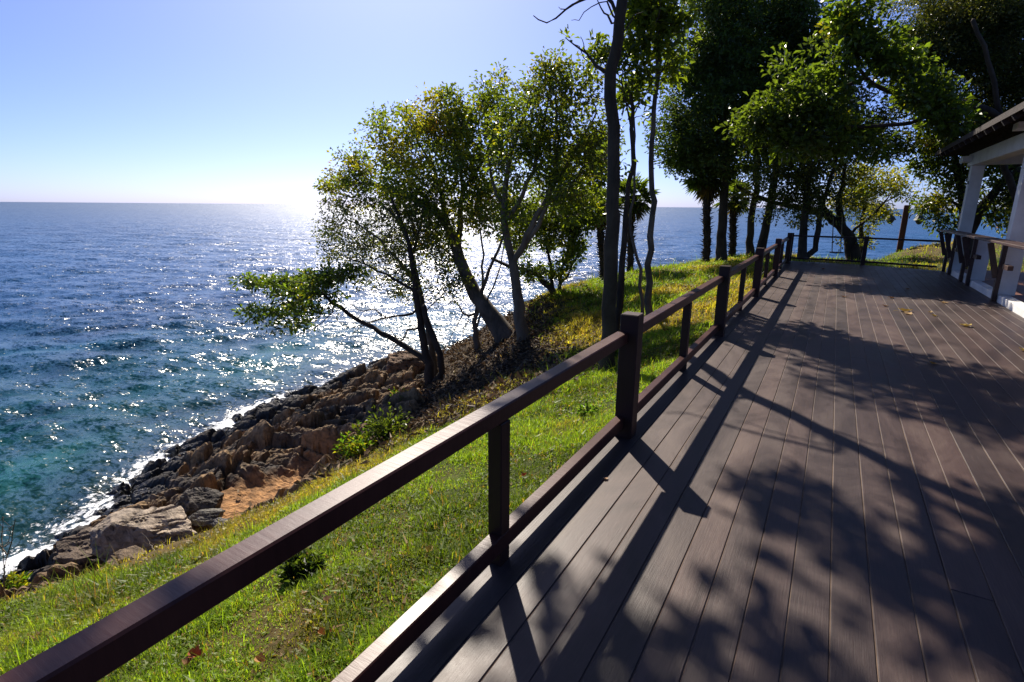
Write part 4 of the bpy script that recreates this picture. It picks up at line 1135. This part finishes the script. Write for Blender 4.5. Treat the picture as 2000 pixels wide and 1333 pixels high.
# ------------------------------------------------------------------ palms
def palm(label, px, py, ytop, Y, r, nfr, frond, seed, shaggy=True, group='fan palms on the brow'):
    rng = np.random.default_rng(seed)
    a = W(px, py, Y); b = W(px + (ytop[0] - px), ytop[1], Y)
    root = thing('fan_palm', label, 'palm', tuple(a), group)
    n = 26
    t = np.linspace(0, 1, n)[:, None]
    P_ = a + (b - a) * t; P_[:, 0] += 0.03 * np.sin(t[:, 0] * 7)
    tb = MB(); tb.tube(P_, r * (1 + 0.15 * np.sin(np.arange(n) * 2.1)), 9)
    if shaggy:
        H_ = np.linalg.norm(b - a)
        for k in range(int(H_ * 34)):
            u = k / (H_ * 34); th = k * 2.4 + rng.normal() * 0.2
            c = a + (b - a) * u; o_ = np.array([math.cos(th), math.sin(th), 0]); s_ = np.array([-o_[1], o_[0], 0])
            L_ = (0.11 + 0.12 * rng.random()) * (0.5 + 0.6 * u + 0.2)
            q0 = c + o_ * r * 0.85
            tb.add([q0 - s_ * 0.05, q0 + s_ * 0.05, q0 + UP * 0.05, q0 + o_ * L_ + UP * L_ * 0.55], t=[[0, 1, 3], [1, 2, 3], [2, 0, 3]])
    tb.build('trunk', M['bark_dark'], root)
    V, T, cl = [], [], []; nv = 0
    for f in range(nfr):
        th = rng.random() * 6.28; el = rad(75) - rad(150) * (f / nfr) ** 0.9 + rng.normal() * 0.12
        d = np.array([math.cos(th) * math.cos(el), math.sin(th) * math.cos(el), math.sin(el)])
        L0 = frond * (0.45 + 0.2 * rng.random())
        hub = b + d * L0
        s_ = unit(np.cross(d, UP)); nn = np.cross(s_, d)
        V += [b + s_ * 0.015, b - s_ * 0.015, hub]; T.append([nv, nv + 1, nv + 2]); nv += 3
        cbase = np.array(DRK if el < 0.2 else MID) * (0.8 + 0.5 * rng.random())
        if el < -0.9: cbase = np.array((0.09, 0.065, 0.03))
        cl += [cbase] * 3
        for j in range(22):
            ang = rad(-125) + rad(250) * j / 21
            dd = unit(math.cos(ang) * d + math.sin(ang) * s_ + nn * 0.12 * math.cos(j * 3.14))
            ln = frond * (0.62 - 0.12 * abs(ang) / 2.2) * (0.9 + 0.2 * rng.random())
            m_ = hub + dd * ln * 0.6; tp = hub + dd * ln + np.array([0, 0, -0.16 * ln])
            w_ = np.cross(dd, nn) * 0.028 * frond / 0.8
            V += [hub, m_ + w_, tp, m_ - w_]; T += [[nv, nv + 1, nv + 2], [nv, nv + 2, nv + 3]]; nv += 4
            cl += [cbase * (0.85 + 0.3 * rng.random())] * 4
    link_mesh('crown', np_mesh('crown', np.array(V), [np.array(T)], col=np.array(cl)), M['leaf'], root)
palm('leftmost fan palm, its dark shaggy trunk standing clear against the sea', 1178, 553, (1172, 405), 18.4, 0.13, 34, 0.8, 51)
palm('fan palm with dark shaggy trunk half hidden behind the slender trees', 1228, 552, (1236, 385), 20.8, 0.13, 34, 0.85, 52)
palm('fan palm with spiky trunk left of the thick dark evergreen trunk', 1378, 517, (1384, 345), 23.2, 0.15, 36, 0.95, 53)
palm('short spiky fan palm in the shade between two dark evergreen trunks', 1428, 510, (1436, 385), 25.4, 0.15, 30, 0.8, 54)

# ------------------------------------------------------------------ rope swing on the bent tree
sw0 = W(1636, 500, 22.4)
sw = thing('rope_swing', 'small swing hanging on thin ropes beside the bent trunk', 'swing', tuple(sw0))
for px in (1626, 1643):
    k = MB(); k.tube([W(px + 2, 425, 23.2), W(px, 470, 22.8), W(px - 1, 492, 22.7)], 0.018, 5); k.build('rope', M['rope'], sw)
k = MB(); k.beam(W(1620, 493, 22.7), W(1648, 494, 22.7), 0.2, 0.04, 0.005); k.build('seat', M['counter_timber'], sw)

# ------------------------------------------------------------------ boulders
def boulder(label, c, size, seed, col, group=None, rz=0.0, n=46):
    rng = np.random.default_rng(seed)
    u, v = np.meshgrid(np.linspace(0, 2 * math.pi, 2 * n, endpoint=False), np.linspace(0.02, math.pi - 0.02, n))
    D = np.stack([np.cos(u) * np.sin(v), np.sin(u) * np.sin(v), np.cos(v)], -1).reshape(-1, 3)
    # cut by random planes for a split, slabby shape
    r = np.full(len(D), 1.25)
    for k in range(16):
        nrm = unit(rng.normal(size=3)); off = 0.78 + 0.26 * rng.random()
        dd = D @ nrm
        r = np.where(dd > 0.05, np.minimum(r, off / np.maximum(dd, 0.05)), r)
    P_ = D * r[:, None]
    f = fbm(P_[:, 0] * 2.2 + 7 + P_[:, 2], P_[:, 1] * 2.2 + P_[:, 2] * 1.7, seed, 5) - 0.5
    st_ = np.abs(fbm(P_[:, 0] * 1.3 + 3, P_[:, 2] * 7 + P_[:, 1] * 2.2, seed + 3, 4) - 0.5)
    P_ *= (1 + 0.22 * f - 0.16 * np.exp(-st_ / 0.03))[:, None]
    P_ *= np.array(size)
    c0, s0 = math.cos(rz), math.sin(rz)
    P_ = np.c_[P_[:, 0] * c0 - P_[:, 1] * s0, P_[:, 0] * s0 + P_[:, 1] * c0, P_[:, 2]]
    i = np.arange(n * 2 * n).reshape(n, 2 * n)
    q = np.stack([i[:-1], i[1:], np.roll(i, -1, 1)[1:], np.roll(i, -1, 1)[:-1]], -1).reshape(-1, 4)
    cl = np.array(col) * (0.6 + 0.9 * fbm(P_[:, 0] * 2.5, P_[:, 1] * 2.5 + P_[:, 2], seed + 9, 4))[:, None]
    me = np_mesh('boulder', P_ + np.array(c), [q], col=cl, attrs={'wet': np.zeros(len(P_))})
    o = link_mesh('boulder', me, M['rock'])
    return tag(o, label, 'boulder', group)
BG = 'loose boulders on the shore'
bc = G(293, 1045, -4.0)
boulder('largest boulder, grey and ochre with a tilted flat top, lying above the foam', bc, (0.72, 0.5, 0.42), 3, (0.36, 0.30, 0.235), BG, 0.6)
boulder('dark blunt boulder in front of the tilted grey one at the grass edge', G(185, 1088, -4.55), (0.62, 0.5, 0.4), 5, (0.13, 0.10, 0.075), BG, 1.1)
boulder('low brown boulder half sunk in the grass below the tilted grey one', G(262, 1108, -3.75), (0.4, 0.28, 0.22), 8, (0.19, 0.14, 0.09), BG, 0.2)
boulder('flat grey slab resting on rubble left of the orange sand', G(400, 1010, -4.0), (0.3, 0.2, 0.15), 11, (0.15, 0.145, 0.13), BG, 0.8)
boulder('small pale grey stone between the slab and the grass crest', G(438, 1027, -3.75), (0.17, 0.13, 0.12), 12, (0.26, 0.25, 0.23), BG, 0.3)
boulder('dark ribbed boulder at the left edge of the orange sand', G(395, 985, -3.95), (0.36, 0.26, 0.26), 14, (0.10, 0.09, 0.08), BG, 0.5)
boulder('round brown boulder at the foot of the shore tree', G(800, 712, -4.0), (0.85, 0.65, 0.55), 16, (0.16, 0.10, 0.06), BG, 0.3)
#GRASS
# ------------------------------------------------------------------ grass
def ground_at(x, y):
    z = land_h(x, y)
    bk_m = poly_soft(x, y, bank_poly, 0.5)
    z = z + bk_m * (0.45 * (fbm(x * 1.1, y * 1.1, 31, 5) - 0.5) + 0.25 * (np.abs(fbm(x * 2.5, y * 2.5, 33, 4) - 0.5)))
    return z, bk_m

def seen(x, y, z, mx=140):
    """roughly inside the view, with a margin for a step to the side"""
    d = np.stack([x, y, z - CAM_H], -1)
    w = d @ fwd
    u = 1000 + F_PX * (d @ rgt) / np.maximum(w, 0.05); v = 666.5 - F_PX * (d @ upv) / np.maximum(w, 0.05)
    return (w > 0.3) & (u > -450) & (u < 2300) & (v > 200) & (v < 1800)

rng = np.random.default_rng(77)
def scatter(n, x0, x1, y0, y1, ref, power):
    """random points, thinner with distance from the deck's near end"""
    x = x0 + (x1 - x0) * rng.random(n); y = y0 + (y1 - y0) * rng.random(n)
    d = np.sqrt(x ** 2 + y ** 2 + 1.6 ** 2)
    k = rng.random(n) < np.minimum(1, (ref / d) ** power)
    return x[k], y[k]
xs_, ys_ = [], []
for n, box_ in ((900000, (-7.5, -1.15, -1.5, 8.0)), (700000, (-11, -1.15, 6.5, 26)), (330000, (-4.5, 14, 19, 36))):
    a, b = scatter(n, *box_, 3.0 if box_[3] < 10 else 7.5, 1.5); xs_.append(a); ys_.append(b)
gx_ = np.concatenate(xs_); gy_ = np.concatenate(ys_)
gz_, gb_ = ground_at(gx_, gy_)
dryn = fbm(gx_ * 0.55 + 3, gy_ * 0.55, 81, 4); tuft = vnoise(gx_ * 5, gy_ * 5, 83); fine_ = vnoise(gx_ * 14, gy_ * 14, 84)
edge = sstep(-1.75, -2.15, gz_ - 0.25 * (fbm(gx_ * 1.5, gy_ * 1.5, 85) - 0.5)) * (gx_ < -4)     # thinning where the slope turns to rock
dens = (0.35 + 0.65 * tuft) * (1 - 0.8 * gb_) * (1 - 0.97 * edge)
under = (gx_ > -1.2) & (gy_ < 19.35 - 0.1 * (gx_ + 1.2)) & (gx_ < 9.4)
ok_ = (rng.random(len(gx_)) < dens) & ~under & (gz_ > -3.6) & seen(gx_, gy_, gz_) & ~((gx_ > 2.4) & (gx_ < 9.4) & (gy_ < 18.4))
gx_, gy_, gz_, dryn, tuft, fine_, gb_, edge = (a[ok_] for a in (gx_, gy_, gz_, dryn, tuft, fine_, gb_, edge))
n = len(gx_)
dist = np.sqrt(gx_ ** 2 + gy_ ** 2 + 2)
dry_w = np.clip(sstep(0.46, 0.62, dryn - 0.025 + 0.16 * edge + 0.15 * sstep(-1.0, -1.6, gz_) + 0.015 * (gy_ > 9)) * 0.8 + 0.2 * (rng.random(n) < 0.3), 0, 1)
dark_w = sstep(0.56, 0.36, fbm(gx_ * 1.1 + 9, gy_ * 1.1, 88, 3) + 0.2 * (fine_ - 0.5))
pal = np.array([0.205, 0.315, 0.03]) * (1 - dry_w)[:, None] + np.array([0.38, 0.31, 0.06]) * dry_w[:, None]
pal = pal * (1 - 0.5 * dark_w)[:, None]
brown = (rng.random(n) < 0.06 + 0.16 * dry_w)
pal[brown] = np.array([0.32, 0.20, 0.08])
pal *= (0.6 + 0.8 * rng.random((n, 1)))
far_s = np.clip(dist / 4.5, 1, 3.4)
hgt = (0.027 + 0.036 * rng.random(n)) * (0.65 + 0.75 * tuft) * far_s ** 0.45 * (1 + 0.5 * (vnoise(gx_ * 1.1, gy_ * 1.1, 90) > 0.62))
broad = rng.random(n) < 0.22 + 0.25 * dark_w
wdt = np.where(broad, 0.012, 0.0045) * (0.7 + 0.6 * rng.random(n)) * far_s ** 0.9
hgt = np.where(broad, hgt * 0.6, hgt) * (1 + 1.3 * (rng.random(n) < 0.03)) * (0.75 + 0.7 * vnoise(gx_ * 2.2, gy_ * 2.2, 91))
th = rng.random(n) * 6.283; lean = (0.25 + 0.75 * rng.random(n)) * np.where(broad, 1.3, 1.0)
dv = np.c_[np.cos(th), np.sin(th), np.zeros(n)]
sv = np.c_[-np.sin(th + rng.normal(size=n) * 0.5), np.cos(th), np.zeros(n)]
b_ = np.c_[gx_, gy_, gz_ - 0.01]
md_ = b_ + dv * (hgt * lean * 0.35)[:, None] + UP * (hgt * 0.62)[:, None]
tp = b_ + dv * (hgt * lean * 1.0)[:, None] + UP * (hgt * np.where(broad, 0.8, 1.0))[:, None]
w_ = sv * wdt[:, None] * 0.5
wm = np.where(broad, 1.3, 0.85)[:, None]
V = np.stack([b_ - w_ * 0.8, b_ + w_ * 0.8, md_ + w_ * wm, md_ - w_ * wm, tp], 1).reshape(-1, 3)
i = np.arange(n)[:, None] * 5
gm = np_mesh('grass', V, [i + [0, 1, 2, 3], i + [3, 2, 4]], col=np.repeat(pal, 5, 0))
tag(link_mesh('grass', gm, M['grass_blade']), 'short green and yellow lawn grass on the slope', 'grass', kind='stuff')

# ------------------------------------------------------------------ dead leaves, twigs and roots on the shaded bank
n = 26000
x = rng.uniform(-15, -3, n); y = rng.uniform(4, 19, n)
pm = poly_soft(x, y, bank_poly, 0.8)
k = rng.random(n) < pm * 0.9 + 0.012
x, y = x[k], y[k]; z, _b = ground_at(x, y); n = len(x)
d = unit(np.c_[rng.normal(size=(n, 2)), rng.normal(size=n) * 0.35 + 0.15]); nr = unit(np.c_[rng.normal(size=(n, 2)) * 0.6, np.ones(n)])
ltc = np.array([[0.12, 0.078, 0.042], [0.075, 0.052, 0.034], [0.19, 0.14, 0.085], [0.045, 0.034, 0.024]])[rng.integers(0, 4, n)] * (0.6 + 0.7 * rng.random((n, 1)))
V, T, cl = leaf_mesh(np.c_[x, y, z + 0.02 + 0.05 * rng.random(n)], d, nr, 0.09 + 0.1 * rng.random(n), 0.04 + 0.05 * rng.random(n), ltc)
tb = MB()
V2, q2, c2, off = [V], [], [cl], len(V)
for r_ in range(520):
    px = rng.uniform(-14, -4); py = rng.uniform(5, 18)
    if poly_soft(np.array([px]), np.array([py]), bank_poly, 0.6)[0] < 0.5: continue
    th = rng.random() * 6.28; L_ = 0.3 + 1.6 * rng.random() ** 2; m_ = 7
    tt = np.linspace(0, 1, m_)
    X_ = px + np.cos(th) * L_ * tt + np.cumsum(rng.normal(size=m_)) * 0.05; Y_ = py + np.sin(th) * L_ * tt + np.cumsum(rng.normal(size=m_)) * 0.05
    Z_, _b = ground_at(X_, Y_)
    Z_ = Z_ + 0.02 + (0.25 * rng.random() * tt if rng.random() < 0.35 else 0.03 * np.sin(tt * 9))
    tb.tube(np.c_[X_, Y_, Z_], np.linspace(1, 0.4, m_) * (0.006 + 0.016 * rng.random()), 4)
tw = np.concatenate(tb.v); tcol = np.array([0.17, 0.14, 0.11]) * (0.5 + 0.9 * vnoise(np.arange(len(tw)) / 36.0, np.zeros(len(tw)), 5))[:, None]
lm = np_mesh('leaf_litter', np.concatenate([V, tw]), [T, np.concatenate(tb.q) + off, np.concatenate(tb.t) + off], col=np.concatenate([cl, tcol]))
leafy('litter', 0.12, 0.8, 0.2, (1.2, 1.0, 0.7))
tag(link_mesh('leaf_litter', lm, M['litter']), 'dry leaves, twigs and roots on the shaded bank', 'leaf litter', kind='stuff')

# ------------------------------------------------------------------ shrubs and weeds
def shrub(label, c, size, n, leaf, cols, seed, cat='shrub', name='shrub', up=0.5):
    rng = np.random.default_rng(seed)
    c = np.array(c); root = thing(name, label, cat, tuple(c))
    tb = MB(); ps, ds = [], []
    for k in range(n):
        d = unit(np.array([rng.normal(), rng.normal(), abs(rng.normal()) * up + 0.25])); L_ = size * (0.5 + 0.6 * rng.random())
        t = np.linspace(0, 1, 5)[:, None]
        P_ = c + d * L_ * t + UP * 0.15 * L_ * t ** 2 + rng.normal(size=(5, 3)) * 0.02 * L_
        tb.tube(P_, np.linspace(0.008, 0.003, 5) * (0.5 + size), 4)
        m_ = rng.poisson(9)
        tt = 0.35 + 0.65 * rng.random(m_)
        ps.append(c + d * (L_ * tt)[:, None] + UP * 0.15 * L_ * (tt ** 2)[:, None] + rng.normal(size=(m_, 3)) * 0.04 * size)
        ds.append(unit(d + rng.normal(size=(m_, 3)) * 0.7))
    tb.build('stems', M['bark_dark'], root).name = 'stem'
    ps = np.concatenate(ps); ds = np.concatenate(ds); m_ = len(ps)
    cc = np.array(cols)[rng.integers(0, len(cols), m_)] * (0.65 + 0.7 * rng.random((m_, 1)))
    V, T, cl = leaf_mesh(ps, ds, unit(rng.normal(size=(m_, 3)) * 0.6 + UP), leaf * (0.7 + 0.6 * rng.random(m_)), 0.5 * leaf * (0.7 + 0.6 * rng.random(m_)), cc)
    link_mesh('foliage', np_mesh('foliage', V, [T], col=cl), M['leaf'], root)
    return root
LG = (0.085, 0.17, 0.02)
def gp(px, py, z):
    """the ground point seen at a pixel, found by walking the sight line"""
    d = ray(px, py); d = d / np.linalg.norm(d)
    t = np.arange(1.0, 45.0, 0.03)
    P_ = np.array([0, 0, CAM_H]) + d * t[:, None]
    h, _ = ground_at(P_[:, 0], P_[:, 1])
    hit = np.nonzero(P_[:, 2] < h)[0]
    return P_[hit[0]] if len(hit) else G(px, py, z)
shrub('bright green leafy shrub at the foot of the shaded bank above the rocks', gp(712, 888, -2.9), 0.46, 75, 0.085, [LG, GRN, YEL], 61)
shrub('darker green shrub above the bright one on the shaded bank', gp(760, 855, -3.0), 0.46, 65, 0.08, [GRN, MID, DRK], 62)
shrub('sunlit green shrub on the rocks below the shore tree', gp(790, 800, -3.7), 0.42, 55, 0.09, [LG, YEL], 63)
shrub('small sprig of bright leaves higher on the rocks under the shore tree', gp(775, 782, -4.0), 0.3, 30, 0.09, [LG, YEL], 64)
shrub('dark green tuft growing in the middle of the lawn slope', gp(592, 1130, -1.05), 0.14, 150, 0.045, [(0.02, 0.04, 0.008), DRK, MID], 65, up=0.9)
shrub('low pale weed with grey green leaves in the lawn left of the tall post', gp(1148, 812, -1.0), 0.16, 34, 0.05, [(0.14, 0.18, 0.08), LG], 66)
shrub('bright green weed at the left edge of the lawn under the dead bush', gp(28, 1160, -2.15), 0.3, 46, 0.10, [LG, YEL, GRN], 67)
shrub('dark leafy ground plant by the foot of the slender trees', gp(1180, 700, -0.95), 0.3, 50, 0.07, [DRK, MID], 68)
# dead bush at the left edge
tree('dead_bush', 'leafless brown dead bush at the left edge above the foam', 'bush', [
    ([gp(8, 1165, -2.2), W(8, 1110, 1.55), W(4, 1050, 1.6), W(6, 1010, 1.65)], 0.02, 0.004), ([W(8, 1110, 1.55), W(22, 1060, 1.6), W(30, 1015, 1.6)], 0.008, 0.003),
    ([W(6, 1080, 1.55), W(-14, 1040, 1.6), W(-20, 1000, 1.6)], 0.008, 0.003)],
    [blob(10, 1040, 1.6, 26, 40, 40)], seed=71, bark_m='bark_grey', per=0, twig=0.0022, wob=0.004)
tree('dead_twigs', 'dry dead twigs leaning in the shadow under the tilted grey boulder', 'twigs', [
    ([gp(305, 1088, -3.6), W(292, 1060, 3.3), W(275, 1040, 3.4)], 0.012, 0.003), ([gp(318, 1090, -3.6), W(322, 1060, 3.3), W(330, 1030, 3.4)], 0.01, 0.003)],
    [blob(315, 1050, 3.3, 40, 30, 34)], seed=72, bark_m='bark_grey', per=0, twig=0.003, wob=0.01)

# ------------------------------------------------------------------ fallen leaves
def fallen(label, c, size, rz, colr, curl, group, n_lobe=0, seed=0):
    rng = np.random.default_rng(seed)
    size = size * (0.72 if group.endswith('deck') else 0.8)
    m_ = 9
    t = np.linspace(0, 1, m_)
    w = 0.36 * np.sin(np.pi * t ** 0.8) ** 0.8 * (1 + 0.25 * np.sin(t * 17 + seed))
    V = []
    for sgn in (-1, 0, 1):
        V.append(np.c_[t - 0.5, sgn * w, 0.02 + curl * (abs(sgn) * w * 0.9 + 1.1 * (t - 0.5) ** 2) + 0.02 * np.sin(t * 11 + sgn)])
    V = np.concatenate(V) * size
    i = np.arange(m_ - 1)
    q = np.concatenate([np.stack([i + m_ * s, i + 1 + m_ * s, i + 1 + m_ * (s + 1), i + m_ * (s + 1)], -1) for s in (0, 1)])
    st_ = MB(); st_.tube(np.array([[-0.5, 0, 0.03], [-0.65, 0.03, 0.02], [-0.8, 0.02, 0.02]]) * size, 0.012 * size, 4)
    nV = len(V)
    V = np.concatenate([V, st_.v[0]])
    cl = np.array(colr) * (0.75 + 0.5 * vnoise(V[:, 0] * 40 / size * 0.1, V[:, 1] * 40, seed))[:, None]
    me = np_mesh('fallen_leaf', V, [q, st_.q[0] + nV, st_.t[0] + nV], col=cl)
    o = link_mesh('fallen_leaf', me, M['litter'], smooth=False)
    o.location = c; o.rotation_euler = (rng.normal() * 0.12, rng.normal() * 0.12, rz)
    return tag(o, label, 'fallen leaf', group)
YL, TN, BR, RD = (0.42, 0.32, 0.09), (0.34, 0.23, 0.11), (0.16, 0.085, 0.04), (0.26, 0.075, 0.03)
dl = 'fallen leaves on the deck'
for k, (px, py, sz, rz, cc, lb) in enumerate([
    (1768, 609, 0.30, 0.4, YL, 'largest yellow leaf, near the middle of the deck'), (1772, 614, 0.2, 2.2, TN, 'tan leaf tucked against the largest yellow leaf'),
    (1740, 583, 0.18, 1.0, BR, 'dark curled leaf further off than the largest yellow leaf'), (1728, 599, 0.14, 2.9, BR, 'small dark leaf in the shade just left of the largest yellow leaf'),
    (1885, 638, 0.22, 2.5, YL, 'pale yellow leaf nearest the white kerb'), (1822, 712, 0.14, 0.7, (0.4, 0.25, 0.07), 'orange yellow leaf lying nearest on the open deck'),
    (1844, 593, 0.18, 0.2, TN, 'tan leaf toward the kerb, beside a short shadow'), (1817, 611, 0.12, 1.4, TN, 'first of two small pale leaves right of the largest yellow leaf'), (1824, 618, 0.13, 2.4, YL, 'second, nearer of two small pale leaves right of the largest yellow leaf'),
    (1772, 566, 0.16, 0.9, TN, 'faint tan leaf far along the deck'), (1648, 581, 0.13, 0.3, BR, 'small brown leaf in the dappled shade near the railing end'), (1608, 526, 0.16, 0.1, RD, 'red brown leaf close to the far railing'),
    (1183, 937, 0.05, 0.9, (0.5, 0.33, 0.2), 'tiny peach leaf on the edge board by the tall post'), (1998, 686, 0.16, 1.0, YL, 'yellow leaf at the right edge of the deck')]):
    fallen(lb, tuple(G(px, py, 0) + [0, 0, 0.004]), sz, rz, cc, 0.5, dl, seed=100 + k)
gl = 'fallen leaves on the grass'
for k, (px, py, sz, rz, cc, lb) in enumerate([
    (637, 1256, 0.085, 0.6, (0.34, 0.17, 0.06), 'curled orange brown leaf on the grass beside the lower rail'), (838, 1090, 0.08, 1.8, (0.42, 0.3, 0.1), 'upright yellow leaf on the grass above the lower rail'),
    (388, 1297, 0.10, 0.3, RD, 'red brown leaf cluster at the bottom of the lawn'), (372, 1310, 0.08, 2.0, BR, 'dark brown leaf beside the red brown cluster'), (512, 1308, 0.075, 0.2, (0.36, 0.2, 0.08), 'flat tan leaf at the bottom of the lawn'),
    (783, 1268, 0.07, 0.8, (0.42, 0.25, 0.12), 'peach leaf half under the lower rail'), (641, 1187, 0.06, 1.2, (0.4, 0.28, 0.18), 'pale crumpled leaf in the clover'), (1024, 940, 0.06, 1.2, RD, 'red leaf on the grass left of the lower rail'),
    (920, 1135, 0.05, 0.4, (0.45, 0.38, 0.3), 'whitish leaf under the lower rail by the post foot'), (1300, 652, 0.15, 0.5, RD, 'rusty leaf patch on the grass behind the tall post')]):
    p = gp(px, py, -0.75 if py > 900 else -0.6)
    fallen(lb, (p[0], p[1], p[2] + 0.045), sz, rz, cc, 1.2, gl, seed=200 + k)
